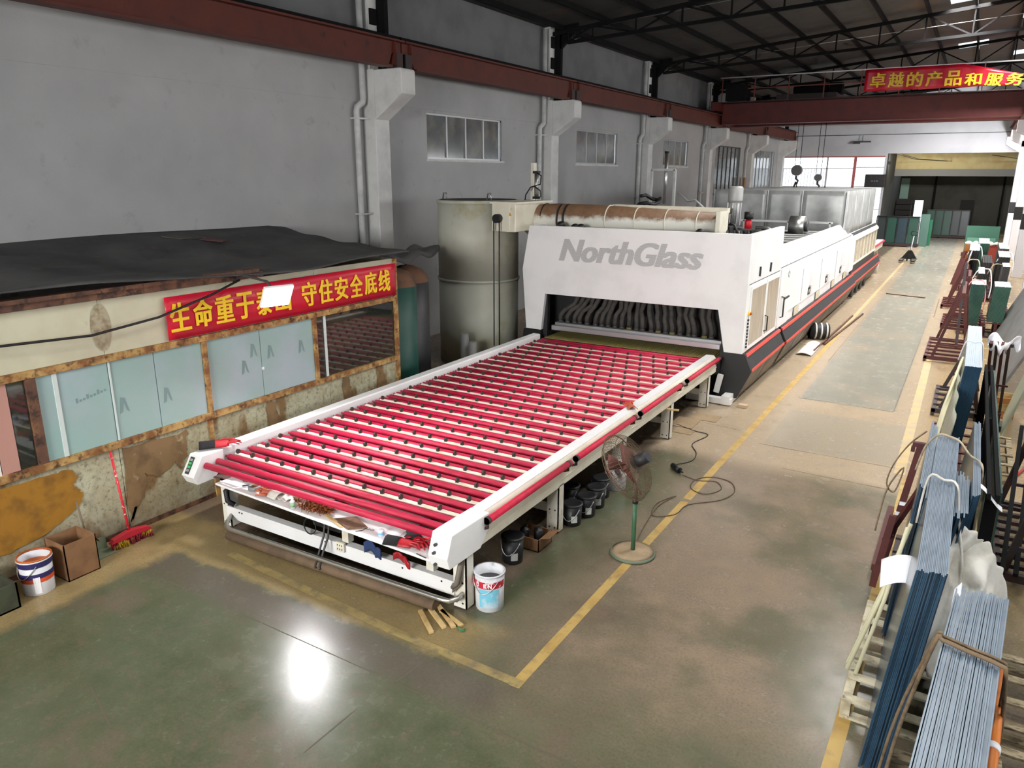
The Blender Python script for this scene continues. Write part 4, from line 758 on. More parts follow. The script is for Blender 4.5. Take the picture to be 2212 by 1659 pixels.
tag(MB().lathe([(0.16, 0), (0.16, 0.75), (0.14, 0.8), (0.05, 0.82)], -3.95, 39.6, 14).build('gas_bottle', mat('olive_cylinder', (112, 116, 62), 0.5)), 'olive drum standing at the furnace outlet corner', 'drum')
# exhaust duct along the hood top
DUCT = bpy.data.materials.new('dusty_duct'); DUCT.use_nodes = True; t = NT(DUCT); b = t.n['Principled BSDF']
nz = t.xyz(t.new('ShaderNodeNewGeometry').outputs['Normal'])[2]; nn = t.noise(t.coord(), 5, 6, 0.7)
dm = t.mr(t.math('ADD', nz, t.math('MULTIPLY', t.math('SUBTRACT', nn, 0.5), 0.9)), 0.05, 0.35)      # settled dust lies on upward faces
t.l.new(t.mix(dm, lin((214, 212, 202)), t.mix(t.mr(nn, 0.3, 0.7), lin((140, 108, 82)), lin((112, 84, 62)))), b.inputs['Base Color']); b.inputs['Roughness'].default_value = 0.55
du = thing('exhaust_duct', 'dusty tapering exhaust duct lying across the hood top', 'duct', (-6.8, 16.3, 3.2))
MB().tube([(-9.3, 16.2, 3.52), (-8.9, 16.2, 3.54), (-8.5, 16.25, 3.56), (-7.6, 16.3, 3.56), (-4.62, 16.3, 3.58)], [0.36, 0.36, 0.36, 0.35, 0.22], 28).build('duct_body', DUCT, du)
for xx, rr in ((-9.0, 0.37), (-8.82, 0.37), (-8.38, 0.37), (-8.22, 0.37)): MB().tube([(xx - 0.015, 16.22, 3.55), (xx + 0.015, 16.22, 3.55)], rr, 28).build('clamp_band', BLACK, du)
for xx, rr in ((-7.2, 0.35), (-6.5, 0.32), (-5.8, 0.29), (-5.1, 0.26)): MB().tube([(xx - 0.012, 16.3, 3.565), (xx + 0.012, 16.3, 3.565)], rr, 28).build('seam_band', CREAM, du)
MB().box(-4.66, -4.56, 15.98, 16.6, 3.3, 3.84).build('end_flange', CREAM, du, bevel=0.01); MB().bar((-7.3, 16.72, 3.86), (-4.6, 16.72, 3.84), 0.2, 0.1).build('cable_tray', CREAM, du)
for xx in (-8.12, -7.75, -7.6, -4.85): MB().lathe([(0.1, 0), (0.1, 0.08), (0.05, 0.12), (0, 0.13)], xx, 15.6, 12, 3.42 if xx < -8 else 3.38).build('knob', BLACK, du)
# motor on the hood
mt = thing('fan_motor', 'silver vertical electric motor standing on the hood', 'motor', (-4.6, 17.3, 3.14))
MB().lathe([(0.15, 0.86), (0.16, 0.9), (0.16, 1.16), (0.13, 1.2), (0, 1.2)], -4.66, 17.4, 20, 3.14).build('fan_cover', mat('silver_paint', (170, 170, 168), 0.5, 0.2), mt)
MB().lathe([(0.14, 0.32), (0.14, 0.86)], -4.66, 17.4, 20, 3.14).build('stator', mat('silver_paint', (170, 170, 168), 0.5, 0.2), mt)
for k in range(10): tt = k * math.pi / 5; MB().box(-0.008, 0.008, 0.13, 0.165, 0.36, 0.84).build('cooling_fin', ALU, mt, local=True).rotation_euler = (0, 0, tt)
for c in mt.children:
    if c.name.startswith('cooling_fin'): c.location = Vector((-4.66, 17.4, 3.14)) - Vector(mt.location)
MB().lathe([(0.2, 0.26), (0.2, 0.32)], -4.66, 17.4, 20, 3.14).build('flange', DARKG, mt); MB().lathe([(0.12, 0), (0.12, 0.26)], -4.66, 17.4, 16, 3.14).build('bell_housing', BLACKS, mt)
MB().box(-4.84, -4.68, 17.16, 17.26, 3.52, 3.74).build('terminal_box', ALU, mt, bevel=0.015); MB().box(-4.8, -4.73, 17.15, 17.165, 3.58, 3.7).build('red_mark', REDC, mt)
MB().tube([(-4.7, 17.2, 3.55), (-4.55, 17.12, 3.5), (-4.48, 17.15, 3.35), (-4.5, 17.2, 3.2)], 0.025, 8).build('cable', DARKG, mt)
vb = thing('valve_block', 'black valve block with a red knob beside the motor', 'valve', (-4.5, 16.9, 3.14))
MB().box(-4.95, -4.55, 16.75, 17.05, 3.14, 3.5).build('block', BLACK, vb, bevel=0.02); MB().box(-4.3, -3.95, 16.7, 17.1, 3.14, 3.44).build('block', BLACKS, vb, bevel=0.02)
MB().lathe([(0.08, 0), (0.08, 0.16), (0.05, 0.2)], -4.28, 17.2, 14, 3.44).build('red_knob', REDC, vb); MB().lathe([(0.1, 0.2), (0.1, 0.36)], -4.28, 17.2, 14, 3.44).build('cap', BLACK, vb)
for k in range(5): MB().tube([(-4.6 + 0.15 * k, 16.8, 3.3), (-4.55 + 0.15 * k, 16.55, 3.42), (-4.5 + 0.15 * k, 16.4, 3.3), (-4.48 + 0.15 * k, 16.35, 3.14)], 0.025, 6).build('hose', BLACK, vb)
# cream silo beside the hood
tk = thing('silo_tank', 'tall cream cylindrical tank beside the hood', 'tank', (-10.5, 15.75, 0))
TANK = mat('aged_cream_tank', (190, 190, 176), 0.5, c2=(172, 172, 152), scale=0.7, c3=(160, 154, 110), scale3=0.9, lo3=0.56, hi3=0.7)
MB().lathe([(1.0, 0), (1.0, 2.06)], -10.5, 15.75, 40).build('lower_shell', TANK, tk); MB().lathe([(1.0, 2.1), (1.0, 3.9)], -10.5, 15.75, 40).build('upper_shell', TANK, tk)
MB().lathe([(1.03, 2.055), (1.03, 2.11)], -10.5, 15.75, 40).build('flange', TANK, tk); MB().lathe([(1.015, 3.9), (1.015, 3.97), (0.95, 3.985)], -10.5, 15.75, 40).build('rim', TANK, tk); MB().lathe([(0.94, 3.975), (0.94, 3.99)], -10.5, 15.75, 40).build('lid', BLACKS, tk)
for dx in (-0.75, 0.55): MB().tube([(-10.5 + dx - 0.06, 15.4, 3.98), (-10.5 + dx - 0.04, 15.4, 4.14), (-10.5 + dx + 0.04, 15.4, 4.14), (-10.5 + dx + 0.06, 15.4, 3.98)], 0.018, 6).build('lifting_lug', ALU, tk)
fb_ = thing('blower_box', 'cream blower box with warning sticker between tank and duct', 'box', (-9.0, 15.7, 3.2))
MB().box(-9.62, -8.98, 15.0, 16.7, 3.3, 3.95).build('casing', CREAM, fb_, bevel=0.015); MB().box(-9.66, -8.94, 14.97, 16.72, 3.93, 3.97).build('lid', CREAM, fb_); MB().box(-9.2, -9.14, 14.98, 15.02, 3.3, 3.95).build('rib', CREAM, fb_)
MB().add([(-9.12 + a, 14.985, 3.66 + b) for a, b in ((-0.05, 0), (0.05, 0), (0, 0.09))], [(0, 1, 2)]).build('warning_sticker', mat('orange_sticker', (226, 160, 40), 0.5), fb_)
MB().cyl((-9.42, 14.85, 3.6), (-9.42, 15.0, 3.6), 0.1, 14).build('pulley', BLACK, fb_)
for dx in (-0.07, 0.08): MB().tube([(-9.42 + dx, 14.88, 3.6), (-9.42 + dx, 14.88, 0.6)], 0.014, 6).build('drive_rope', BLACK, fb_)
ac = thing('air_cylinder', 'upright chrome air cylinder with looping black hose above the tank', 'cylinder', (-9.4, 16.6, 3.97))
MB().cyl((-9.28, 16.5, 4.05), (-9.28, 16.5, 4.6), 0.055, 14).build('barrel', CHROME, ac)
for zz in (4.0, 4.6): MB().box(-9.35, -9.21, 16.43, 16.57, zz, zz + 0.06).build('end_block', BLACK, ac)
MB().cyl((-9.28, 16.5, 3.95), (-9.28, 16.5, 4.02), 0.03, 8).build('rod', ALU, ac); MB().box(-9.5, -9.42, 16.6, 16.75, 3.97, 4.85).build('bracket', CREAM, ac)
MB().tube([(-9.24, 16.45, 4.62), (-9.1, 16.4, 4.55), (-9.12, 16.4, 4.35), (-9.4, 16.42, 4.28), (-9.55, 16.45, 4.1), (-9.6, 16.5, 3.97)], 0.016, 6).build('air_hose', BLACK, ac)
MB().tube([(-9.3, 16.42, 4.3), (-9.12, 16.4, 4.2), (-9.1, 16.4, 4.06), (-9.22, 16.44, 4.02)], 0.014, 6).build('air_hose', BLACK, ac)
a2 = thing('lift_mast', 'pale lifting mast with a chrome rod beyond the exhaust duct', 'mast', (-9.4, 26, 2.5))
MB().cyl((-9.45, 26, 3.6), (-9.45, 26, 5.3), 0.06, 12).build('rod', CHROME, a2); MB().cyl((-9.45, 26, 5.3), (-9.45, 26, 5.36), 0.08, 10).build('cap', BLACK, a2)
for xx in (-9.95, -9.1): MB().box(xx - 0.04, xx + 0.04, 25.9, 26, 2.5, 4.75).build('post', PIPEW, a2)
MB().box(-9.95, -9.1, 25.9, 26, 4.7, 4.78).build('head', PIPEW, a2); MB().box(-10.4, -8.8, 25.5, 26.5, 2.3, 3.3).build('base_box', mat('grey_box', (140, 140, 138), 0.6), a2)
MB().tube([(-8.9, 25.8, 4.0), (-8.5, 25.7, 3.7), (-8.2, 25.6, 3.75), (-7.9, 25.6, 3.5)], 0.035, 6).build('white_hose', PIPEW, a2)
tag(MB().tube([(-7.9 + 0.5 * math.cos(tt) * (1 - 0.02 * i), 20.5 + 0.45 * math.sin(tt), 3.3 + 0.028 * i + 0.05 * math.sin(3 * tt)) for i, tt in enumerate([k * math.pi / 5 for k in range(26)])], 0.05, 7).build('coiled_hose', BLACK), 'black coiled hose heaped behind the exhaust duct', 'hose')
# tanks and odds and ends behind the office corner
for i, (xx, yy, rr, hh, c, lab) in enumerate(((-9.72, 11.5, 0.46, 2.45, (26, 74, 64), 'dark green air tank just behind the office corner'), (-10.35, 12.7, 0.48, 2.35, (52, 52, 54), 'dark grey air tank behind the green one'))):
    g = thing('air_tank', lab, 'tank', (xx, yy, 0)); mm = mat('tank_paint_%d' % i, c, 0.45)
    MB().lathe([(rr * 0.9, 0.1), (rr, 0.2), (rr, hh)], xx, yy, 28).build('shell', mm, g)
    MB().lathe([(rr, hh), (rr * 0.93, hh + 0.14), (rr * 0.7, hh + 0.26), (rr * 0.35, hh + 0.33), (0, hh + 0.35)], xx, yy, 28, cap=False).build('dome', mat('dusty_dome', (110, 78, 56), 0.8, c2=(70, 56, 46), scale=3), g)
    for k in range(3): a = k * 2.09; MB().cyl((xx + rr * 0.8 * math.cos(a), yy + rr * 0.8 * math.sin(a), 0), (xx + rr * 0.8 * math.cos(a), yy + rr * 0.8 * math.sin(a), 0.25), 0.04, 8).build('foot', BLACKS, g)
    MB().cyl((xx, yy, hh + 0.33), (xx, yy, hh + 0.5), 0.03, 8).build('valve', BLACK, g)
tag(MB().grid(lambda u, v: (-9.35 - 1.3 * u - 0.75 * v, 10.95 + 3.4 * u + 0.1 * math.sin(v * 9), 3.02 + 0.06 * math.sin(u * 14 + v * 4) + 0.05 * math.sin(v * 11) - 0.1 * u - 0.12 * (2 * v - 1) ** 2), 24, 12).build('black_sheet', TARP, solid=0.015), 'dark plastic sheet draped over the air tanks behind the office', 'sheet')
for i, (xx, yy, h) in enumerate(((-9.95, 14.3, 0.95), (-9.65, 14.2, 0.8))): tag(MB().lathe([(0.1, 0), (0.1, h)], xx, yy, 14).build('pipe_stub', mat('grey_plastic_pipe', (132, 132, 130), 0.5)), ['taller grey pipe stub standing before the silo tank', 'shorter grey pipe stub standing before the silo tank'][i], 'pipe')
# ------------------------------------------------------------------ overhead crane
cr = thing('bridge_crane', 'red double-girder bridge crane spanning the far half of the hall', 'crane', (-5.5, 42, 7.0))
for yy in (41.0, 43.4):
    g = MB().box(-12.0, 1.2, yy, yy + 0.5, 7.12, 8.1).build('girder', RED_CRANE, cr, bevel=0.01)
    MB().box(-12.0, 1.2, yy - 0.06, yy + 0.56, 7.08, 7.12).build('flange', RED_CRANE, g); MB().box(-12.0, 1.2, yy - 0.06, yy + 0.56, 8.1, 8.14).build('flange', RED_CRANE, g)
for xx in (-12.2, 1.3):
    MB().box(xx - 0.18, xx + 0.18, 40.2, 44.8, 7.72, 8.15).build('end_truck', RED_CRANE, cr, bevel=0.01)
    for yy in (40.4, 44.6): MB().cyl((xx - 0.08, yy, 7.84), (xx + 0.08, yy, 7.84), 0.16, 14).build('wheel', STEELD, cr)
MB().box(-12, 1.2, 40.2, 41.0, 8.1, 8.13).build('walkway', RACKD, cr)
RAILC = mat('rail_brown', (120, 52, 44), 0.5)
for k in range(9): MB().box(-11.9 + 1.62 * k, -11.86 + 1.62 * k, 40.22, 40.26, 8.13, 9.28).build('rail_post', RAILC, cr)
MB().box(-12, 1.2, 40.22, 40.26, 9.24, 9.29).build('hand_rail', ALU, cr); MB().box(-12, 1.2, 40.22, 40.26, 8.7, 8.74).build('hand_rail', RAILC, cr)
tr2 = MB().box(-9.4, -6.6, 41.2, 43.7, 8.2, 8.45).build('trolley', RACKD, cr); MB().cyl((-8.8, 42.4, 8.7), (-7.2, 42.4, 8.7), 0.3, 16).build('drum', STEELD, tr2); MB().box(-7.1, -6.5, 42.1, 42.7, 8.45, 9.0).build('hoist_motor', STEELD, tr2)
MB().box(-11.6, -10.6, 39.9, 40.8, 8.14, 8.9).build('control_cabinet', STEELD, cr)
for xx, zz, r in ((-8.13, 4.8, 0.26), (-7.07, 4.45, 0.17)):
    hk = thing('crane_hook', 'crane hook block with sling chains above the galvanised housing' if xx < -8 else 'smaller crane hook block beside the main hook', 'hook', (xx, 41.6, zz))
    MB().cyl((xx, 41.45, zz), (xx, 41.75, zz), r, 18).build('sheave_block', mat('hook_grey', (112, 112, 112), 0.6), hk)
    for d in (-0.12, 0.12): MB().cyl((xx + d, 41.6, zz), (xx + d, 41.6, 8.3), 0.014, 6).build('rope', STEELD, hk)
    MB().tube([(xx, 41.6, zz - r), (xx, 41.6, zz - r - 0.15), (xx + 0.1, 41.6, zz - r - 0.25), (xx + 0.06, 41.6, zz - r - 0.4), (xx - 0.06, 41.6, zz - r - 0.36)], [0.05, 0.05, 0.05, 0.045, 0.02], 8).build('hook', DARKG, hk)
    if xx < -8:
        for d in (-0.45, -0.25, 0.3): MB().tube([(xx, 41.6, zz - r - 0.3), (xx + d, 41.6 + 0.1 * d, 3.0)], 0.03, 6).build('sling', DARKG, hk)
cb_ = thing('banner', 'red banner with yellow lettering on the crane walkway rail', 'banner', (-2.7, 40.1, 8.3))
def bsag(x): return 0.0 if x < -1.3 else 0.32 * (x + 1.3) / 1.3
MB().grid(lambda u, v: (-5.25 + 6.0 * u, 40.16 + 0.03 * math.sin(u * 30), 8.3 + 0.95 * v - bsag(-5.25 + 6 * u) * v), 40, 6).build('banner_sheet', BANNER, cb_, solid=0.005)
for i, ch in enumerate('卓越的产品和服务'):
    o = text_mesh(ch, 1, YELLOW_LET, 'character', cb_, bold=0.012, width=0.62, fat=0.012, height=0.62 if i < 5 else 0.5); o.location = Vector((-5.0 + 0.755 * i, 40.1, 8.45 - (0.02 * i))) - origin(cb_)
    if i >= 6: o.rotation_euler = (0, 0.12, 0)
# ------------------------------------------------------------------ pedestal fan
fx, fy = -3.08, 8.05
fn = thing('pedestal_fan', 'industrial pedestal fan with wire cage beside the loading table', 'fan', (fx, fy, 0))
FGREEN = mat('fan_green_paint', (62, 106, 76), 0.5, c2=(50, 88, 64), scale=5); FDUST = mat('dusty_base', (168, 146, 116), 0.85, c2=(150, 130, 104), scale=6)
MB().lathe([(0.27, 0), (0.285, 0.01), (0.285, 0.03), (0.27, 0.042)], fx, fy, 32).build('base', mat('base_rim', (104, 118, 98), 0.7), fn); MB().lathe([(0.268, 0.042), (0.2, 0.05), (0.05, 0.06)], fx, fy, 32).build('base_top', FDUST, fn)
MB().cyl((fx, fy, 0.05), (fx, fy, 0.72), 0.028, 12).build('lower_pole', FGREEN, fn); MB().cyl((fx, fy, 0.7), (fx, fy, 1.14), 0.021, 12).build('upper_pole', mat('pole_brown', (112, 96, 80), 0.5), fn); MB().cyl((fx, fy, 0.69), (fx, fy, 0.75), 0.036, 12).build('pole_collar', BLACKS, fn)
ax = Vector((-0.70, -0.05, -0.50)).normalized(); ua = ax.cross(Vector((0, 0, 1))).normalized(); ub = ua.cross(ax); hub = Vector((fx - 0.1, fy, 1.17))
def FP(r, t, d): return hub + (ua * math.cos(t) + ub * math.sin(t)) * r + ax * d
TAU = 2 * math.pi
cg = MB()
for r, d in ((0.43, 0.06), (0.37, 0.135), (0.27, 0.165), (0.16, 0.18), (0.37, -0.07), (0.25, -0.1)): cg.tube([FP(r, TAU * k / 36, d) for k in range(36)], 0.0032, 4, closed=True)
for k in range(56):
    t = TAU * k / 56
    cg.tube([FP(0.06, t, 0.185), FP(0.24, t, 0.17), FP(0.37, t, 0.13), FP(0.43, t, 0.06), FP(0.39, t, -0.05), FP(0.24, t, -0.1), FP(0.07, t, -0.11)], 0.0026, 3, cap=False)
cg.build('wire_cage', mat('cage_wire', (104, 84, 64), 0.55, 0.3), fn)
MB().tube([FP(0.432, TAU * k / 40, 0.06) for k in range(40)], 0.008, 6, closed=True).build('cage_rim', mat('cage_wire', (128, 104, 78), 0.5, 0.4), fn)
MB().cyl(FP(0, 0, 0.178), FP(0, 0, 0.19), 0.06, 16).build('badge', mat('badge_dark', (70, 48, 44), 0.5), fn)
BLADE = mat('dusty_blade', (104, 56, 48), 0.7, c2=(86, 50, 42), scale=8)
for k in range(3):
    t0 = TAU * k / 3 + 0.5
    MB().grid(lambda u, v, t0=t0: tuple(FP(0.05 + 0.33 * u, t0 + (v - 0.5) * (0.42 + 0.1 * u), 0.06 + 0.09 * (v - 0.5) * (1 - 0.3 * u))), 6, 6).build('blade', BLADE, fn, solid=0.006)
MB().cyl(FP(0, 0, 0.02), FP(0, 0, 0.11), 0.05, 14).build('blade_hub', BLADE, fn); MB().cyl(FP(0, 0, -0.28), FP(0, 0, -0.06), 0.075, 16).build('motor', BLACKS, fn)
MB().bar((fx, fy, 1.1), FP(0, 0, -0.16), 0.04).build('yoke', BLACKS, fn)
pl = thing('extension_plug', 'black extension socket lying on the floor behind the fan', 'plug', (-3.55, 11.0, 0)); MB().cyl((-3.62, 11.05, 0.05), (-3.45, 10.9, 0.05), 0.045, 12).build('body', BLACK, pl); MB().cyl((-3.45, 10.9, 0.05), (-3.38, 10.84, 0.05), 0.025, 10, 0.012).build('sleeve', BLACK, pl)
cable = [(-3.38, 10.84), (-3.1, 10.75), (-2.85, 10.85), (-2.7, 10.6), (-2.85, 10.3), (-3.1, 10.4), (-3.15, 10.75), (-2.95, 11.0), (-2.65, 10.95), (-2.5, 10.6), (-2.6, 10.2), (-2.95, 9.8), (-3.0, 9.4), (-3.25, 9.2), (-3.35, 9.6), (-3.2, 10.0), (-3.3, 9.5), (-3.2, 8.6), (-3.1, 8.2)]
def smooth(p, n=4):
    out = []
    for i in range(len(p) - 1):
        a, b, c, d = p[max(i - 1, 0)], p[i], p[i + 1], p[min(i + 2, len(p) - 1)]
        for k in range(n):
            t = k / n; out.append(tuple(0.5 * (2 * b[j] + (c[j] - a[j]) * t + (2 * a[j] - 5 * b[j] + 4 * c[j] - d[j]) * t * t + (3 * b[j] - a[j] - 3 * c[j] + d[j]) * t ** 3) for j in range(len(b))))
    return out + [p[-1]]
MB().tube([(x, y, 0.01) for x, y in smooth(cable)], 0.007, 6).build('cord', mat('dusty_cord', (92, 76, 60), 0.7), fn)
(MB().tube([(x, y, 0.012) for x, y in smooth([(-4.3, 13.2), (-3.9, 13.0), (-3.6, 12.9), (-3.7, 12.3), (-3.5, 11.9), (-3.45, 11.5), (-3.65, 11.15), (-3.62, 11.05)])], 0.008, 6).build('cord', BLACKS, pl))
# ------------------------------------------------------------------ buckets and boxes under the table
def bucket(x, y, r, h, body, label, bands=(), handle=True, fill=None, lid=None, group=None, name='bucket'):
    b = thing(name, label, 'bucket', (x, y, 0), group)
    MB().lathe([(r * 0.9, 0.0), (r * 0.93, 0.01), (r, h), (r * 0.96, h), (r * 0.9, 0.02), (0.0, 0.015)], x, y, 24, cap=False).build('body', body, b)
    MB().lathe([(r, h - 0.015), (r + 0.012, h - 0.012), (r + 0.012, h), (r, h + 0.003)], x, y, 24, cap=False).build('rim', lid or body, b)
    for z0, z1, mm, a0, a1 in bands:
        n = max(10, int(abs(a1 - a0) / 0.1)); rr = lambda z: r * (0.93 + 0.07 * z / h) + 0.004
        MB().grid(lambda u, v: (x + rr(z0 + (z1 - z0) * v) * math.cos(a0 + (a1 - a0) * u), y + rr(z0 + (z1 - z0) * v) * math.sin(a0 + (a1 - a0) * u), z0 + (z1 - z0) * v), n, 1).build('label', mm, b)
    if fill: MB().lathe([(0, h * fill[0]), (r * 0.95, h * fill[0])], x, y, 24, cap=False).build('contents', fill[1], b)
    if lid: MB().lathe([(r * 0.98, h), (r * 0.98, h + 0.008), (r * 0.85, h + 0.002), (0, h + 0.002)], x, y, 24, cap=False).build('lid', lid, b)
    if handle: MB().tube([(x + (r + 0.012) * math.cos(t), y + (r + 0.012) * math.sin(t), h - 0.05 - 0.16 * math.sin(math.pi * k / 10)) for k, t in enumerate([-2.6 + 2.2 * j / 10 for j in range(11)])], 0.005, 5).build('handle', ALU, b)
    return b
PAIL = mat('splashed_white_pail', (208, 210, 214), 0.5, c2=(190, 194, 200), scale=6, c3=(150, 154, 160), scale3=8, lo3=0.6, hi3=0.7)
REDL = mat('red_paint_label', (190, 40, 60), 0.5, c2=(222, 214, 218), scale=18, lo=0.55, hi=0.6); BLUL = mat('blue_paint_label', (120, 196, 222), 0.5, c2=(196, 212, 222), scale=5, lo=0.5, hi=0.62)
pb = bucket(-3.98, 6.13, 0.165, 0.44, PAIL, 'white paint pail with red and blue label beside the front leg', ((0.29, 0.37, REDL, -2.6, 0.2), (0.06, 0.28, BLUL, -1.75, -0.35)), True, (0.72, mat('dark_paint_residue', (74, 72, 72), 0.8)))
for k, (ch, a) in enumerate((('D', -1.95), ('R', -1.4), ('N', -1.1))):
    o = text_mesh(ch, 1, PAPER, 'letter', pb, bold=0.02, width=0.04, height=0.05); o.location = (0.167 * math.cos(a) * 1.02, 0.167 * math.sin(a) * 1.02, 0.305); o.rotation_euler = (0, 0, a + math.pi / 2)
BLK = mat('black_pail_plastic', (26, 27, 30), 0.4, c2=(34, 34, 36), scale=6); WL = mat('white_label', (206, 208, 206), 0.6)
for i, (x, y, lab) in enumerate(((-4.28, 7.12, 'black lidded pail with white label nearest the white paint pail'), (-4.12, 8.42, 'black lidded pail right behind the second table leg'), (-4.07, 8.76, 'second black lidded pail behind the table leg'), (-4.08, 9.1, 'third black lidded pail behind the table leg'), (-4.16, 9.45, 'black lidded pail beside the white spattered pail'), (-4.42, 8.95, 'black lidded pail in the row behind, under the table'))):
    bucket(x, y, 0.135, 0.3 if i else 0.34, BLK, lab, ((0.06, 0.16, WL, -1.2, -0.55),), True, None, BLK, 'black pails under the table')
bucket(-4.1, 9.85, 0.165, 0.4, PAIL, 'white spattered pail with rags behind the fan', ((0.18, 0.3, REDL, -2.3, -1.5),), True, (0.85, mat('brown_rags', (100, 76, 60), 0.95)))
cbx = thing('cardboard_tray', 'torn cardboard tray with black cans under the table by the second leg', 'box', (-4.25, 7.65, 0))
MB().box(-4.45, -4.1, 7.45, 7.8, 0.0, 0.012).build('bottom', CARD, cbx)
for a in ((-4.45, -4.44, 7.45, 7.8), (-4.11, -4.1, 7.45, 7.8), (-4.45, -4.1, 7.45, 7.46), (-4.45, -4.1, 7.79, 7.8)): MB().box(*a, 0.0, 0.17).build('side', CARD, cbx)
MB().add([(-4.1, 7.5, 0.17), (-4.1, 7.75, 0.17), (-3.97, 7.78, 0.22), (-3.98, 7.52, 0.2)], [(0, 1, 2, 3)]).build('flap', CARD, cbx, solid=0.006)
for x, y in ((-4.36, 7.55), (-4.2, 7.62)): tag(MB().lathe([(0.06, 0.013), (0.06, 0.22), (0.045, 0.235), (0.03, 0.24), (0.03, 0.26)], x, y, 16).build('black_can', BLK), 'small black can in the cardboard tray, %s' % ('left one' if x < -4.3 else 'right one'), 'can')
for i, (p, q) in enumerate((((-4.5, 5.72), (-4.14, 5.5)), ((-4.44, 5.8), (-4.06, 5.56)), ((-4.55, 5.62), (-4.2, 5.36)), ((-4.36, 5.74), (-4.0, 5.62)))):
    tag(MB().bar((*p, 0.02), (*q, 0.02), 0.05, 0.03).build('wood_stick', WOODY, bevel=0.003), ['short pale wood batten at the table corner, uppermost', 'short pale wood batten at the table corner, second one', 'short pale wood batten at the table corner, lying nearest', 'short pale wood batten touching the front leg'][i], 'batten', 'battens at the table corner')
tag(MB().tube([(-4.02, 5.58, 0.03), (-3.97, 5.55, 0.02), (-3.93, 5.57, 0.012), (-3.95, 5.6, 0.01)], 0.008, 6).build('green_twine', mat('green_twine', (40, 130, 90), 0.8)), 'bit of green twine at the end of the battens', 'twine')
tag(MB().bar((-4.25, 12.05, 0.64), (-3.95, 12.2, 0.62), 0.03).build('wooden_rod', WOODY), 'wooden rod sticking out under the table', 'rod')
tag(MB().box(-3.6, -3.42, 14.9, 15.02, 0, 0.07).build('brick_block', mat('pale_brick', (190, 166, 138), 0.9), bevel=0.008), 'loose pale brick on the floor before the hood', 'brick')
for i, (x, y, w, l) in enumerate(((-3.95, 13.9, 0.5, 0.4), (-4.2, 13.4, 0.45, 0.6), (-4.05, 12.9, 0.35, 0.3))): tag(MB().box(x - w / 2, x + w / 2, y - l / 2, y + l / 2, 0.001, 0.012).build('floor_board', mat('board_tan', (160, 138, 108), 0.9, c2=(140, 118, 92), scale=3)), ['thin tan board lying by the hood foot', 'thin tan board lying under the table end', 'small thin board lying by the fourth leg'][i], 'board')
for i, (p, q) in enumerate((((-3.2, 21.0, 0.03), (-3.05, 27.2, 0.03)), ((-3.1, 22.0, 0.03), (-2.8, 27.8, 0.03)), ((-2.6, 33.3, 0.02), (-1.2, 32.9, 0.02)))): tag(MB().cyl(p, q, 0.03 if i < 2 else 0.02, 6).build('floor_pole', BROWNF), ['long pole on the floor along the furnace skirt', 'second long pole on the floor along the furnace', 'thin rod lying across the aisle'][i], 'pole')
cl = thing('canister', 'dark drum wrapped in white straps beside the furnace skirt', 'drum', (-3.4, 22.8, 0)); MB().cyl((-3.65, 22.7, 0.24), (-3.15, 22.9, 0.24), 0.22, 18).build('drum', BLACKS, cl)
for k in range(3): MB().tube([(-3.5 + 0.14 * k - 0.02, 22.76 + 0.056 * k, 0.24), (-3.5 + 0.14 * k + 0.02, 22.776 + 0.056 * k, 0.24)], 0.235, 18).build('strap', CLOTH, cl)
tag(MB().grid(lambda u, v: (-3.55 + 0.4 * u, 20.4 + 1.6 * v, 0.02 + 0.05 * math.sin(math.pi * u) + 0.03 * math.sin(v * 14) * math.sin(math.pi * u)), 8, 16).build('cloth_roll', CLOTH, solid=0.01), 'pale cloth bundle on the floor along the furnace', 'cloth')
# ------------------------------------------------------------------ along the office base
cb = thing('cardboard_box', 'open cardboard box on the floor by the office wall', 'box', (-8.5, 4.2, 0))
X0, X1, Y0, Y1, H = -8.82, -8.42, 3.98, 4.36, 0.46
for a in ((X0, X0 + 0.012, Y0, Y1), (X1 - 0.012, X1, Y0, Y1), (X0, X1, Y0, Y0 + 0.012), (X0, X1, Y1 - 0.012, Y1)): MB().box(*a, 0, H).build('side', CARD, cb)
MB().box(X0, X1, Y0, Y1, 0, 0.012).build('bottom', CARD, cb); MB().add([(X1 - 0.1, Y1, H), (X0 + 0.05, Y1, H), (X0 + 0.08, Y1 + 0.08, H - 0.16), (X1 - 0.08, Y1 + 0.09, H - 0.17)], [(0, 1, 2, 3)]).build('flap', CARD, cb, solid=0.006)
bl_ = bucket(-8.55, 3.72, 0.17, 0.42, mat('white_blue_pail', (210, 210, 214), 0.45), 'navy and white paint pail with orange rim by the office wall', ((0.34, 0.405, mat('navy_band', (44, 40, 92), 0.5), -3.1, 3.1), (0.21, 0.27, mat('navy_band', (44, 40, 92), 0.5), -3.1, 3.1), (0.16, 0.21, mat('orange_band', (214, 84, 40), 0.5), -3.1, 3.1), (0.03, 0.23, PAPER, -0.7, -0.3)), True, (0.8, mat('orange_paint', (186, 92, 36), 0.6)), None)
MB().lathe([(0.165, 0.425), (0.18, 0.425), (0.18, 0.44), (0.165, 0.44)], -8.55, 3.72, 24, cap=False).build('orange_rim', mat('orange_paint', (186, 92, 36), 0.6), bl_)
br_ = thing('broom', 'red broom leaning on the office wall', 'broom', (-8.7, 4.95, 0))
MB().tube([(-8.7, 4.93, 0.13), (-8.95, 4.98, 1.19)], 0.016, 10).build('handle', mat('red_striped_handle', (206, 44, 56), 0.5, c2=(236, 200, 190), scale=30, lo=0.6, hi=0.66), br_)
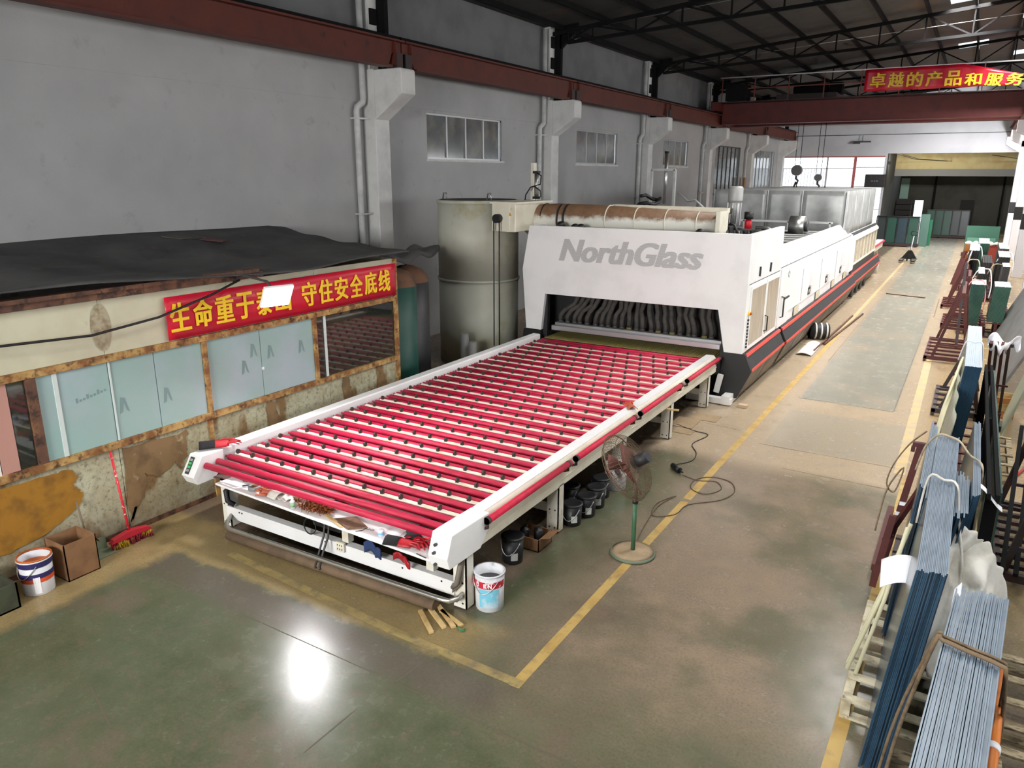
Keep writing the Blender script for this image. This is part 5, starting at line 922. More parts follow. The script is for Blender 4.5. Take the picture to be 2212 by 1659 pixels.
MB().prism([(4.66, 0.1), (5.22, 0.1), (5.18, 0.15), (4.98, 0.19), (4.88, 0.19), (4.7, 0.15)], 'x', -8.74, -8.66).build('head', mat('red_broom_plastic', (190, 36, 54), 0.45), br_, bevel=0.006)
bb = MB(); rnd = random.Random(5)
for i in range(160):
    y = 4.67 + 0.54 * rnd.random(); x = -8.73 + 0.06 * rnd.random(); bb.tube([(x, y, 0.1), (x + rnd.uniform(-0.01, 0.04), y + rnd.uniform(-0.02, 0.03), 0.0)], [0.006, 0.004], 4)
o = bb.build('bristles', mat('bristle_red', (146, 34, 48), 0.8, c2=(196, 160, 40), scale=4, lo=0.55, hi=0.6), br_); o['kind'] = 'stuff'
dp = thing('dustpan', 'green dustpan with a tall rod handle against the office wall', 'dustpan', (-8.75, 4.62, 0))
MB().prism([(-8.86, 0.0), (-8.62, 0.0), (-8.62, 0.012), (-8.84, 0.02), (-8.86, 0.16), (-8.875, 0.16)], 'y', 4.46, 4.7).build('pan', mat('dusty_green_pan', (104, 112, 88), 0.7), dp); MB().cyl((-8.87, 4.5, 0.1), (-8.93, 4.46, 0.72), 0.013, 8).build('rod', mat('rod_brown', (110, 96, 78), 0.6), dp)
cr_ = thing('crate', 'dark open crate at the foot of the office wall, far left', 'crate', (-8.6, 3.1, 0))
for a in ((-8.95, -8.35, 2.6, 2.62), (-8.95, -8.35, 3.4, 3.42), (-8.95, -8.93, 2.6, 3.42), (-8.37, -8.35, 2.6, 3.42)): MB().box(*a, 0, 0.3).build('side', mat('dark_green_crate', (66, 72, 52), 0.8, c2=(52, 52, 42), scale=4), cr_)
MB().box(-8.95, -8.35, 2.6, 3.42, 0, 0.02).build('bottom', BLACKS, cr_)
# ------------------------------------------------------------------ glass storage on the right
def sheet_mesh(x0, x1, y0, y1, z0, z1, lean, yaw=0.0, edge=GLASS_LIT, face=GLASS_SHADE):
    """one glass sheet: x at the top, bottom shifted by -lean; top light and face shade are painted into the two colours"""
    b = MB().add([(x0 - lean, y0, z0), (x1 - lean, y0, z0), (x1 - lean, y1, z0), (x0 - lean, y1, z0), (x0, y0, z1), (x1, y0, z1), (x1, y1, z1), (x0, y1, z1)],
                 [(0, 3, 2, 1), (4, 5, 6, 7), (0, 1, 5, 4), (1, 2, 6, 5), (2, 3, 7, 6), (3, 0, 4, 7)])
    return b
def stack(label, group, x0, x1, n, y0, y1, z0, z1, lean, yaw=0.0, edge=GLASS_LIT, face=GLASS_SHADE, jit=0.03, zj=0.012):
    rnd = random.Random(hash(label) % 1000 if False else len(label) * 7 + n); th = (x1 - x0) / n
    for i in range(n):
        a = x0 + th * i; dy = rnd.uniform(-jit, jit); dz = rnd.uniform(-zj, zj)
        sx = math.tan(yaw)
        b = MB(); ya, yb = y0 + dy, y1 + rnd.uniform(-jit, jit); xa = a; xb = a + th * 0.86; s = sx * (yb - ya); zt = z1 + dz
        b.add([(xa - lean, ya, z0), (xb - lean, ya, z0), (xb - lean + s, yb, z0), (xa - lean + s, yb, z0), (xa, ya, zt), (xb, ya, zt), (xb + s, yb, zt), (xa + s, yb, zt)],
              [(0, 3, 2, 1), (4, 5, 6, 7), (0, 1, 5, 4), (1, 2, 6, 5), (2, 3, 7, 6), (3, 0, 4, 7)])
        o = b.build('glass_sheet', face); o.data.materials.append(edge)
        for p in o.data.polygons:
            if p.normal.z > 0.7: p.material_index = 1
        tag(o, label, 'glass sheet', group)
def pallet(label, x0, x1, y0, y1, h=0.14, m=WOOD, n=6, along='x'):
    p = thing('pallet', label, 'pallet', ((x0 + x1) / 2, (y0 + y1) / 2, 0)); k = n
    if along == 'x':
        for i in range(k): a = y0 + (y1 - y0 - 0.1) * i / (k - 1); MB().box(x0, x1, a, a + 0.1, h - 0.022, h).build('deck_board', m, p, bevel=0.003)
        for xx in (x0, (x0 + x1) / 2 - 0.04, x1 - 0.08):
            MB().box(xx, xx + 0.08, y0, y1, 0.022, h - 0.022).build('stringer', m, p)
        for i in (0, k // 2, k - 1): a = y0 + (y1 - y0 - 0.1) * i / (k - 1); MB().box(x0, x1, a, a + 0.1, 0, 0.022).build('base_board', m, p)
    return p
def a_rack(label, x0, x1, y0, y1, h, xc, m=RACKR, slats=5, name='glass_rack', legs=2):
    r = thing(name, label, 'rack', ((x0 + x1) / 2, (y0 + y1) / 2, 0))
    for yy in (y0, y1 - 0.08): MB().box(x0, x1, yy, yy + 0.08, 0.06, 0.16).build('base_beam', m, r, bevel=0.004)
    for i in range(slats):
        a = y0 + 0.08 + (y1 - y0 - 0.24) * (i + 0.5) / slats; MB().box(x0 + 0.02, x1 - 0.02, a, a + 0.06, 0.13, 0.18).build('base_slat', m, r)
    for xx in (x0, x1 - 0.07):
        MB().box(xx, xx + 0.07, y0, y1, 0.08, 0.15).build('side_beam', m, r)
        for yy in (y0 + 0.01, y1 - 0.07): MB().box(xx, xx + 0.06, yy, yy + 0.06, 0, 0.08).build('foot', m, r)
    for j in range(legs):
        yy = y0 + 0.1 + (y1 - y0 - 0.2) * j / max(1, legs - 1)
        MB().bar((x0 + 0.3 * (xc - x0), yy, 0.15), (xc - 0.02, yy, h), 0.07).build('leg', m, r); MB().bar((xc + 0.28, yy, 0.15), (xc + 0.06, yy, h), 0.07).build('leg', m, r)
        for k in range(3): zz = 0.45 + 0.45 * k; f = (zz - 0.15) / (h - 0.15); MB().bar((x0 + 0.3 * (xc - x0) + f * (xc - 0.02 - x0 - 0.3 * (xc - x0)), yy, zz), (xc + 0.28 - 0.22 * f, yy, zz), 0.04).build('rung', m, r)
    MB().bar((xc + 0.02, y0 + 0.08, h), (xc + 0.02, y1 - 0.08, h), 0.08).build('top_rail', m, r)
    return r
def cloth(name, label, fn, m=CLOTH, nu=16, nv=16, solid=0.006): return tag(MB().grid(fn, nu, nv).build(name, m, solid=solid), label, 'cloth')
def rope(label, pts, r=0.014, m=ROPEM, name='rope'): return tag(MB().tube(smooth(pts, 4), r, 6).build(name, m), label, 'rope')
# foreground stacks
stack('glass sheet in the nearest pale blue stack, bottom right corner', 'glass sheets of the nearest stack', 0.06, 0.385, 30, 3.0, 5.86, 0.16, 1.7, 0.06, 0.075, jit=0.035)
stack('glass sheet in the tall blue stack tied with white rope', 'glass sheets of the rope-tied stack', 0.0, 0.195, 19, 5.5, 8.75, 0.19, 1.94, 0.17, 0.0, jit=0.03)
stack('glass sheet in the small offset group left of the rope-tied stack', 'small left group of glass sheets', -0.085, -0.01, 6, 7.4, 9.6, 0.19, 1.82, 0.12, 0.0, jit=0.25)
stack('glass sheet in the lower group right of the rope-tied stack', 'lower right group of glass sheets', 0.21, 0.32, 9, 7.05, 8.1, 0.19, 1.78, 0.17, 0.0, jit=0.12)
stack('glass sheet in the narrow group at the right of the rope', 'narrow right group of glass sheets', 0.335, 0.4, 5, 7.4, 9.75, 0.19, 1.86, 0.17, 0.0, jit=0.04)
stack('glass sheet in the pale-topped navy stack farther along the racks', 'glass sheets of the navy stack', 0.18, 0.39, 18, 12.1, 15.55, 0.19, 2.0, 0.14, 0.0, edge=mat('pale_blue_edge', (186, 204, 226), 0.5), jit=0.008, zj=0.003)
pallet('grey-white wooden pallet under the rope-tied stack', -0.4, 0.42, 6.25, 8.1, 0.19, mat('whitewashed_wood', (206, 198, 172), 0.85, c2=(160, 148, 122), scale=6, c3=(112, 104, 92), scale3=8, lo3=0.6, hi3=0.7), 6)
pallet('brown pallet under the far end of the rope-tied stack', -0.28, 0.5, 8.3, 10.0, 0.17, RACKD, 5)
pallet('pale wooden pallet on the floor at the right of the racks', 0.66, 1.1, 13.1, 15.2, 0.15, WOOD, 5)
pallet('weathered wooden pallet in the lower right corner', 0.72, 1.5, 5.2, 7.85, 0.14, WOOD, 8)
pallet('wooden pallet under the nearest glass stack', -0.05, 0.62, 3.1, 5.9, 0.15, WOOD, 7)
pallet('maroon pallet under the navy stack', -0.1, 0.75, 12.2, 15.4, 0.18, RACKR, 7)
# red hook-topped post of the rack by the rope-tied stack
rp = thing('rack_post', 'dark red hook-topped rack posts left of the rope-tied stack', 'rack post', (-0.2, 9, 0))
MB().bar((-0.36, 9.0, 0.1), (-0.15, 9.0, 1.72), 0.07, 0.05, (0, 1, 0)).build('post', RACKR, rp); MB().box(-0.23, -0.1, 8.97, 9.03, 1.7, 1.75).build('hook', RACKR, rp); MB().box(-0.24, -0.2, 8.97, 9.03, 1.64, 1.7).build('hook', RACKR, rp)
MB().bar((-0.36, 9.0, 0.5), (-0.02, 8.4, 1.6), 0.06, 0.04).build('brace', RACKR, rp); MB().bar((-0.4, 8.6, 0.1), (-0.3, 8.6, 1.0), 0.07, 0.05, (0, 1, 0)).build('post', RACKR, rp)
for k in range(4): MB().box(-0.36 + 0.03 * k, -0.28 + 0.03 * k, 8.96, 8.99, 0.6 + 0.13 * k, 0.64 + 0.13 * k).build('slot', PAPER, rp)
MB().bar((-0.42, 9.0, 0.13), (-0.42, 10.9, 0.13), 0.08).build('base_beam', RACKR, rp)
# ropes, cloths and labels on the rope-tied stack
rope('white rope tied across the middle of the blue stack', [(-0.06, 7.35, 1.5), (-0.02, 7.36, 1.96), (0.1, 7.34, 1.965), (0.205, 7.3, 1.95), (0.26, 7.1, 1.7), (0.33, 6.9, 1.4), (0.34, 6.85, 1.2)], 0.011, CLOTH)
rope('dirty rope tied over the far end of the blue stack with knot', [(-0.16, 8.8, 1.5), (-0.1, 8.75, 1.8), (0.0, 8.7, 1.965), (0.1, 8.68, 1.968), (0.2, 8.6, 1.955), (0.3, 8.4, 1.89), (0.4, 8.2, 1.885), (0.425, 8.15, 1.7), (0.43, 8.1, 1.2), (0.43, 8.1, 0.6)], 0.012, ROPEM)
rope('loose brown rope loop hanging from the rack post', [(-0.12, 9.3, 1.8), (-0.26, 9.05, 1.7), (-0.38, 8.85, 1.5), (-0.42, 8.8, 1.28), (-0.33, 8.8, 1.2), (-0.28, 8.95, 1.45), (-0.4, 8.75, 1.25), (-0.44, 8.6, 0.95), (-0.45, 8.55, 0.8)], 0.009, ROPEB)
for i, (p, q) in enumerate((((-0.1, 7.3, 1.5), (-0.42, 6.7, 0.2)), ((-0.12, 7.2, 1.5), (-0.34, 6.66, 0.2)), ((-0.08, 7.6, 1.5), (-0.42, 6.74, 0.24)))): tag(MB().tube([p, ((p[0] + q[0]) / 2 + 0.02, (p[1] + q[1]) / 2, (p[2] + q[2]) / 2), q], 0.02, 6).build('tie_strap', mat('pale_strap', (206, 202, 170), 0.7)), ['pale tie strap left of the blue stack, outer one', 'pale tie strap left of the blue stack, inner one', 'pale tie strap left of the blue stack, farthest one'][i], 'strap')
tag(MB().grid(lambda u, v: (-0.24 + 0.24 * u - 0.03 * v, 6.35 + 0.1 * u + 0.32 * v, 1.28 + 0.05 * u + 0.1 * v + 0.03 * math.sin(math.pi * u)), 8, 6).build('paper_label', PAPER, solid=0.003), 'large white paper label stuck on the left of the blue stack', 'label')
tag(MB().grid(lambda u, v: (0.34 + 0.26 * u, 7.75 + 0.12 * v - 0.06 * u, 1.82 - 0.16 * u + 0.03 * math.sin(u * 5)), 10, 3).build('paper_label', PAPER, solid=0.003), 'curling white paper label on the right of the blue stack', 'label')
def flag(u, v):
    f = math.sin(13 * u + 4 * math.sin(3 * v)) ; g = math.sin(29 * u + 11 * v + 2 * f)
    x = 0.19 + 0.5 * u + 0.03 * math.sin(v * 9 + u * 5) + 0.012 * g; y = 7.15 - 0.55 * v + (0.09 * f + 0.03 * g) * (0.3 + 0.7 * v); z = 1.62 - 0.35 * u * u - (0.85 + 0.3 * math.sin(u * 8.5)) * v * (0.4 + 0.7 * u) + 0.035 * abs(f) + 0.015 * g
    return (x, y, z)
cloth('draped_cloth', 'creased white cloth draped beside the blue stack', flag, CLOTH, 60, 40, 0.004)
cloth('draped_cloth', 'twisted white cloth end hanging low by the blue stack', lambda u, v: (0.16 - 0.08 * v + 0.24 * u * (1 - 0.6 * abs(v - 0.5)), 6.35 - 0.25 * v + 0.05 * u, 1.45 - 0.7 * v + 0.08 * math.sin(u * 5 + v * 6) + 0.02 * math.sin(21 * u + 9 * v)), CLOTH, 30, 30, 0.004)
for i, (dx, dy) in enumerate(((0.52, 7.3), (0.6, 7.25))): tag(MB().grid(lambda u, v: (dx + 0.05 * u + 0.03 * math.sin(v * 4), dy - 0.1 * v, 1.0 - 0.62 * v), 3, 10).build('cloth_strip', CLOTH, solid=0.005), ['narrow cloth strip hanging from the draped cloth, left one', 'narrow cloth strip hanging from the draped cloth, right one'][i], 'cloth')
rope('brown flat strap across the nearest glass stack', [(0.0, 5.1, 0.3), (0.06, 5.05, 1.0), (0.17, 5.0, 1.7), (0.21, 4.99, 1.735), (0.35, 4.94, 1.735), (0.52, 4.88, 1.735), (0.56, 4.9, 1.66), (0.62, 5.1, 1.1), (0.66, 5.3, 0.5)], 0.014, ROPEB, 'strap_rope')
rope('second brown strap beside the first on the nearest stack', [(-0.04, 5.2, 0.3), (0.03, 5.12, 1.0), (0.17, 5.05, 1.7), (0.21, 5.04, 1.735), (0.35, 4.99, 1.735), (0.52, 4.93, 1.735), (0.56, 4.95, 1.66), (0.6, 5.2, 1.1), (0.63, 5.4, 0.5)], 0.012, ROPEB, 'strap_rope')
tag(MB().add([(0.26, 5.8, 1.7), (0.3, 5.86, 1.74), (0.3, 5.6, 1.66), (0.24, 5.4, 1.5)], [(0, 1, 2, 3)]).build('plastic_film', PAPER, solid=0.004), 'scrap of white film at the far corner of the nearest stack', 'film')
op = thing('orange_post', 'orange steel post standing right of the nearest glass stack', 'post', (0.62, 5.4, 0))
MB().cyl((0.61, 5.63, 1.28), (0.52, 4.3, 1.28), 0.036, 14).build('tube', mat('orange_paint_steel', (222, 126, 44), 0.5, c2=(196, 104, 40), scale=8), op); MB().cyl((0.545, 4.66, 1.28), (0.55, 4.72, 1.28), 0.042, 12).build('tape', PAPER, op)
for yy in (4.4, 5.5): MB().cyl((0.6, yy, 0), (0.58, yy, 1.26), 0.03, 10).build('leg', RACKD, op)
# steel angle rails and tall dark uprights
dr_ = thing('rack_rail', 'long dark steel rack rail behind the rope-tied stack', 'rack', (0.47, 10.5, 0))
for xx in (0.46, 0.53):
    MB().box(xx, xx + 0.035, 7.7, 13.4, 1.72, 1.78).build('rail', STEELD, dr_)
for yy in (7.8, 10.5, 13.2): MB().box(0.46, 0.565, yy, yy + 0.06, 0, 1.72).build('upright', STEELD, dr_)
MB().box(0.585, 0.6, 8.0, 13.4, 0.3, 1.7).build('green_sheet', GLASSG, dr_)
ur = thing('upright_rack', 'dark maroon upright frame with white cloth tied on top', 'rack', (0.72, 14.6, 0))
for k, xx in enumerate((0.55, 0.63, 0.71, 0.8)): MB().bar((xx + 0.12, 16.1, 0.1), (xx - 0.02, 14.4, 1.95), 0.045, 0.06).build('upright', RACKD if k % 2 else RACKR, ur)
MB().box(0.6, 1.0, 15.9, 16.3, 0.02, 0.12).build('foot', BLACKS, ur); MB().bar((0.5, 14.5, 1.9), (0.85, 14.5, 1.9), 0.05).build('head_bar', RACKD, ur)
for dz in (0.5, 1.1): MB().bar((0.6, 15.6 - dz * 0.55, dz), (0.9, 15.6 - dz * 0.55, dz), 0.03).build('tie_bar', RACKR, ur)
cloth('tied_cloth', 'white cloth tied on top of the dark upright frame', lambda u, v: (0.48 + 0.46 * u, 14.5 + 0.15 * math.sin(u * 7 + v * 3), 2.02 - 0.28 * v * (0.5 + 0.5 * math.sin(u * 12) ** 2) + 0.06 * math.sin(u * 9)), PAPER, 20, 8)
rope('white strap looped across the navy stack', [(0.1, 13.9, 1.7), (0.17, 13.9, 2.01), (0.28, 13.88, 2.015), (0.4, 13.86, 2.0), (0.44, 13.8, 1.6)], 0.011, PAPER)
for i in range(3): tag(MB().tube([(0.16 - 0.01 * i, 13.4 - 0.15 * i, 1.85), (0.04 - 0.02 * i, 12.6, 1.2), (-0.06 - 0.02 * i, 12.0, 0.5)], 0.02, 6).build('tie_strap', mat('pale_strap', (206, 202, 170), 0.7)), 'pale tie strap hanging beside the navy stack, %s' % ('nearest', 'middle', 'farthest')[i], 'strap')
FILM = mat('clear_film', (206, 210, 190), 0.3, alpha=0.6)
tag(MB().grid(lambda u, v: (0.02 + 0.12 * v + 0.02 * math.sin(u * 20), 10.2 + 3.3 * u, 0.4 + 1.3 * v), 18, 6).build('plastic_sheet', FILM, solid=0.003), 'translucent plastic sheeting left of the navy stack', 'sheet')
# A-frame racks down the aisle
a_rack('maroon A-frame rack with slatted base and leaning legs beside the aisle', -0.62, 0.42, 21.4, 24.1, 1.75, 0.02, RACKR, 5)
a_rack('maroon A-frame rack behind the leaning-leg one', -0.45, 0.5, 26.6, 28.6, 1.6, 0.1, RACKR, 4)
a_rack('small maroon slatted rack base farther along the aisle', -0.6, 0.3, 30.6, 32.6, 1.4, 0.0, RACKR, 4)
a_rack('dark maroon rack near the navy stack base', -0.2, 0.6, 16.4, 18.4, 1.1, 0.3, RACKD, 4)
tag(MB().bar((0.06, 22.6, 0.2), (-0.02, 23.4, 2.35), 0.06, 0.1).build('upright_beam', RACKD), 'tall dark upright beam beside the A-frame rack', 'beam')
TOPW = mat('white_protective_sheet', (222, 224, 226), 0.7)
GFAR = [('dark green stack with pale top behind the navy stack', 0.2, 0.58, 12, 25.9, 27.2, 0.3, 1.5, GLASSG), ('blue-green stack at the right of the dark green one', 0.79, 1.19, 12, 25.7, 27.0, 0.45, 1.5, GLASSG), ('dark stack with white cover far along the racks', 0.01, 0.38, 8, 36.0, 39.5, 0.2, 1.65, BLACKS), ('dark stack with white cover on the far right', 1.0, 1.36, 8, 33.6, 36.4, 0.2, 1.65, BLACKS), ('grey stack with white cover before the far right one', 1.05, 1.26, 6, 30.0, 31.4, 0.2, 1.65, DARKG), ('narrow dark stack between the green stacks', 0.35, 0.53, 5, 27.8, 29.8, 0.2, 1.62, BLACKS), ('black stack between the two white-covered ones', 0.5, 0.82, 6, 33.2, 36.5, 0.2, 1.45, BLACKS), ('grey stack behind the far right covered one', 1.1, 1.45, 6, 38.2, 41.5, 0.2, 1.6, DARKG), ('dark green stack farthest along the racks', 0.35, 0.8, 6, 42.0, 45.5, 0.2, 1.5, GLASSG)]
for lab, x0, x1, n, y0, y1, z0, z1, fm in GFAR: stack('glass sheet in the ' + lab, lab, x0, x1, n, y0, y1, z0, z1, 0.06, 0.0, DARKG if 'between the two' in lab else TOPW, fm, 0.01, 0.004)
for i, (lab, x0, x1, n, y0, y1, z0, z1, fm) in enumerate(GFAR): pallet('rack base under the ' + lab, x0 - 0.2, x1 + 0.15, y0 - 0.1, y1 + 0.1, z0 - 0.012, RACKR, 4)
for i, (x, y) in enumerate(((0.3, 26.3), (0.2, 37), (1.2, 34.5), (0.45, 28.4), (0.15, 33), (0.9, 31.2))):
    z = (1.52, 1.68, 1.68, 1.65, 1.5, 1.55)[i]
    rope(['pink and white rope over the dark green stack', 'white rope over the far covered stack', 'white rope over the far right covered stack', 'pale rope over the narrow dark stack', 'white rope heap on the racks', 'yellowish rope heap on the racks'][i], [(x - 0.25, y - 0.1, z - 0.3), (x - 0.1, y, z + 0.02), (x + 0.1, y + 0.2, z + 0.04), (x + 0.22, y - 0.2, z + 0.02), (x + 0.3, y - 0.4, z - 0.4), (x + 0.28, y - 0.5, z - 0.8)], 0.018, mat('pink_rope', (214, 150, 150), 0.9) if i == 0 else (PAPER if i < 4 else ROPEM))
for i, (x, y, h) in enumerate(((-0.3, 38, 1.4), (-0.15, 36, 1.3), (-0.25, 33.5, 1.5))):
    tag(MB().bar((x - 0.15, y - 0.2, 0.0), (x + 0.15, y + 0.4, h), 0.12, 0.06).build('leaning_beam', RACKR), ['maroon beam leaning by the far racks, farthest', 'maroon beam leaning by the far racks, middle', 'maroon beam leaning by the far racks, nearest'][i], 'beam')
tag(MB().add([(-0.15, 33.0, 0.1), (0.05, 33.0, 1.7), (0.12, 36.2, 1.7), (-0.08, 36.2, 0.1)], [(0, 1, 2, 3)]).build('leaning_board', mat('pale_pink_board', (214, 196, 190), 0.7), solid=0.03), 'pale pinkish board leaning on the far racks', 'board')
tag(MB().add([(0.75, 17.2, 0.1), (1.5, 17.6, 1.75), (1.75, 27.0, 1.75), (1.0, 26.6, 0.1)], [(0, 1, 2, 3)]).build('leaning_sheet', mat('dusty_grey_glass', (122, 124, 124), 0.4, c2=(104, 102, 98), scale=1.5), solid=0.05), 'big dusty grey glass sheet leaning at the right edge', 'glass sheet')
tag(MB().add([(0.95, 15.2, 0.1), (1.3, 15.4, 1.5), (1.4, 17.0, 1.5), (1.05, 17.0, 0.1)], [(0, 1, 2, 3)]).build('leaning_sheet', mat('pale_green_glass', (176, 184, 160), 0.4), solid=0.03), 'pale green glass sheet leaning before the big grey one', 'glass sheet')
for i, (x, y) in enumerate(((1.12, 12.0), (1.25, 12.2))): tag(MB().bar((x, y - 0.6, 0.1), (x + 0.22, y + 2.4, 1.6), 0.06, 0.05).build('white_bar', PAPER if i else CREAM), ['cream bar leaning at the right edge of the racks', 'white bar leaning at the right edge of the racks'][i], 'bar')
a_rack('black steel rack of parallel bars at the right edge', 0.78, 1.5, 9.6, 12.0, 1.2, 1.1, RACKD, 8)
for i in range(5): tag(MB().bar((0.84 + 0.13 * i, 9.4, 0.25), (1.0 + 0.13 * i, 12.4, 1.15), 0.05).build('steel_bar', STEELD), 'black steel bar lying aslant on the right hand rack', 'bar', 'steel bars on the right hand rack')
tag(MB().tube([(1.1, 13.4, 0.03), (1.25, 13.9, 0.03), (1.4, 14.4, 0.03)], 0.02, 6).build('red_rod', REDC), 'red rod lying on the floor at the right edge', 'rod')
bx = thing('wooden_box', 'orange-brown slatted wooden box behind the upright frame', 'box', (1.0, 17.2, 0))
for k in range(3): MB().box(0.82, 1.2, 16.9, 16.93, 0.02 + 0.14 * k, 0.14 + 0.14 * k).build('slat', WOODY if k % 2 else mat('orange_wood', (186, 124, 72), 0.8), bx)
MB().box(0.82, 0.85, 16.93, 17.3, 0, 0.44).build('side', WOODY, bx); MB().box(1.17, 1.2, 16.93, 17.3, 0, 0.44).build('side', WOODY, bx); MB().box(0.82, 1.2, 17.27, 17.3, 0, 0.44).build('rear', WOODY, bx); MB().box(0.85, 1.17, 16.93, 17.27, 0, 0.02).build('bottom', WOODY, bx)
# ------------------------------------------------------------------ far end of the aisle
def far_rack(label, x0, x1, y, h, n, pm):
    r = thing('glass_rack', label, 'rack', ((x0 + x1) / 2, y, 0)); w = (x1 - x0) / n
    MB().box(x0 - 0.1, x1 + 0.1, y - 0.25, y + 0.5, 0.05, 0.2).build('base', RACKD, r)
    for i in range(n):
        MB().add([(x0 + w * i + 0.04, y, 0.22), (x0 + w * (i + 1) - 0.04, y, 0.22), (x0 + w * (i + 1) - 0.04, y + 0.22, h), (x0 + w * i + 0.04, y + 0.22, h)], [(0, 1, 2, 3)]).build('glass_pane', pm[i % len(pm)], r, solid=0.12)
    for i in range(n + 1): MB().bar((x0 + w * i, y - 0.1, 0.1), (x0 + w * i, y + 0.14, h + 0.05), 0.05).build('strut', BLACK, r)
    MB().box(x0, x1, y + 0.12, y + 0.4, h, h + 0.06).build('top_rail', BLACK, r)
    for xx in (x0, x1 - 0.1): MB().box(xx, xx + 0.1, y - 0.2, y + 0.45, 0, 0.06).build('foot', BLACK, r)
    return r
FG1 = mat('far_glass_green', (46, 76, 66), 0.3); FG2 = mat('far_glass_grey', (54, 60, 60), 0.3); FG3 = mat('far_glass_blue', (48, 63, 70), 0.3)
far_rack('rack of dark green glass panes left of the pallet truck', -5.6, -3.05, 56.5, 1.9, 4, [FG2, FG1, FG3, FG1])
far_rack('rack of green glass panes at the end of the aisle', -3.15, -0.35, 66.2, 2.0, 5, [FG1, FG1, FG1, FG2, FG2])
tag(MB().box(-3.0, -2.5, 57.2, 57.26, 0.0, 2.1).build('standing_glass', mat('pale_green_pane', (84, 116, 106), 0.3)), 'single pale green pane standing right of the dark rack', 'glass pane')
tag(MB().box(-2.75, -2.35, 58.2, 58.26, 0.0, 1.7).build('standing_glass', mat('deep_green_pane', (36, 104, 74), 0.3)), 'single deep green pane behind the pale one', 'glass pane')
gp = thing('glass_rack', 'tall translucent green glass on a rack at the right end of the aisle', 'rack', (0.5, 52, 0)); MB().box(-0.3, 1.35, 52, 52.06, 0.2, 1.75).build('glass_pane', mat('aqua_glass', (80, 132, 114), 0.2, alpha=0.8), gp); MB().box(-0.4, 1.5, 51.8, 52.4, 0, 0.2).build('base', RACKD, gp)
MB().box(-0.2, 1.2, 51.6, 51.66, 0.2, 1.1).build('glass_pane', mat('aqua_glass2', (104, 158, 138), 0.2), gp)
for i, (x, y, w, c) in enumerate(((0.2, 49.5, 0.9, (168, 112, 56)), (1.05, 48.5, 0.6, (146, 60, 48)))): tag(MB().box(x - w / 2, x + w / 2, y, y + 0.5, 0, 0.9).build('wooden_crate', mat('crate_%d' % i, c, 0.8), bevel=0.02), ['brown wooden crate before the translucent green glass', 'red-brown crate before the translucent green glass'][i], 'crate')
cloth('cloth_heap', 'white cloth heap on the crates at the aisle end', lambda u, v: (-0.25 + 1.5 * u, 48.4 + 0.8 * v, 1.0 + 0.12 * math.sin(u * 14) * math.sin(v * 7)), PAPER, 20, 8)
st_ = thing('crate_stack', 'stack of dark slatted crates at the far opening', 'crates', (-5.55, 72.6, 0))
for k in range(6): MB().box(-5.85, -4.7, 72.2, 73.2, 0.44 * k, 0.44 * k + 0.4).build('crate', mat('crate_dark', (52, 50, 48), 0.8), st_, bevel=0.02)
# pallet truck
pt = thing('pallet_truck', 'hand pallet truck parked in the aisle facing the furnace end', 'pallet truck', (-2.8, 46.4, 0))
MB().prism([(-3.2, 0.12), (-2.4, 0.12), (-2.7, 0.6), (-2.88, 0.6)], 'y', 46.9, 47.1).build('body', BLACKS, pt)
for xx in (-3.2, -2.62): MB().box(xx, xx + 0.2, 45.7, 47.0, 0.1, 0.17).build('fork', BLACKS, pt); MB().cyl((xx + 0.03, 45.8, 0.09), (xx + 0.17, 45.8, 0.09), 0.09, 14).build('roller_wheel', mat('cream_wheel', (196, 176, 140), 0.5), pt)
for xx in (-2.92, -2.72): MB().cyl((xx, 47.2, 0.1), (xx + 0.06, 47.2, 0.1), 0.1, 14).build('steer_wheel', BLACK, pt)
MB().tube([(-2.79, 47.2, 0.5), (-2.77, 47.6, 0.9), (-2.75, 47.9, 1.3)], 0.03, 8).build('tiller', ALU, pt); MB().tube([(-2.75 + 0.17 * math.cos(t), 47.95, 1.45 + 0.14 * math.sin(t)) for t in [TAU * k / 14 for k in range(14)]], 0.025, 6, closed=True).build('tiller_loop', BLACKS, pt)
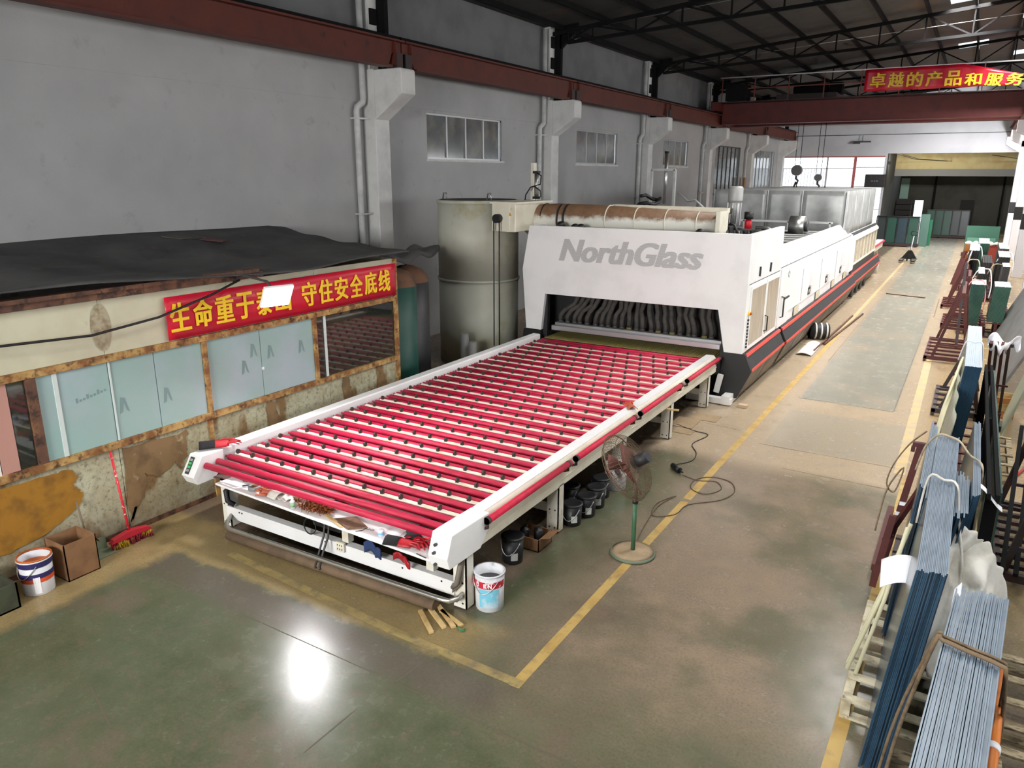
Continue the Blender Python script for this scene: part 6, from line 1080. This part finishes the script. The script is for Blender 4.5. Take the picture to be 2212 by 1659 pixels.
# sign box and bracket at the gateway
sg = thing('display_box', 'black display box mounted at the corner of the far gateway', 'display', (-6.4, 60.2, 4.2)); MB().box(-7.05, -5.75, 59.9, 60.5, 3.75, 4.62).build('case', BLACKS, sg, bevel=0.02)
for k in range(3): MB().box(-6.62 + 0.16 * k, -6.52 + 0.16 * k, 59.885, 59.9, 4.13, 4.2).build('display_mark', mat('dim_marks', (110, 110, 112), 0.6), sg)  # grey bars for the unreadable marks on the display
lb = thing('wall_lamp_bracket', 'small grey lamp bracket on the end wall above the gateway', 'bracket', (-7.6, 60.3, 6.8)); MB().box(-8.1, -7.0, 60.2, 60.3, 6.78, 6.88).build('bar', DARKG, lb); MB().cyl((-7.55, 60.25, 6.85), (-7.55, 60.25, 7.25), 0.02, 6).build('stem', DARKG, lb); MB().box(-8.15, -7.7, 60.15, 60.45, 6.7, 6.78).build('tray', DARKG, lb)
tag(MB().box(-12.98, -12.9, 49.9, 50.2, 0.0, 4.4).build('brown_post', mat('orange_brown_post', (150, 104, 62), 0.7)), 'orange-brown post standing against the far wall', 'post')
# added floodlight, standing in for an unseen source, brightens the end wall
wl = thing('floodlight', 'added floodlight on the right hand column to brighten the end wall', 'floodlight', (1.7, 51.2, 6.2))
MB().box(1.62, 1.84, 51.0, 51.4, 6.1, 6.4).build('housing', DARKG, wl); wa = area('added_wall_wash', (1.5, 51.6, 6.25), (0.0, 60.5, 8.2), 0.3, 0.3, 850, (0.95, 0.96, 1.0)); wa.parent = wl; wa.location = Vector((1.5, 51.6, 6.25)) - Vector(wl.location)
MB().box(1.42, 1.62, 51.4, 51.58, 6.14, 6.36).build('lamp_glass', emit('lamp_glow', (255, 252, 244), 8), wl)

# added lamp in the back room to brighten the ochre bulkhead
bl2 = thing('floodlight', 'small added lamp inside the far opening to brighten the ochre bulkhead', 'floodlight', (-5.6, 61.1, 5.4))
MB().box(-5.9, -5.6, 60.9, 61.1, 5.3, 5.5).build('housing', DARKG, bl2); wa2 = area('added_bulkhead_wash', (-5.4, 61.2, 5.4), (-2, 68, 6.2), 0.25, 0.2, 150, (1, 0.95, 0.85), 120); wa2.parent = bl2; wa2.location = Vector((-5.4, 61.2, 5.4)) - Vector(bl2.location)
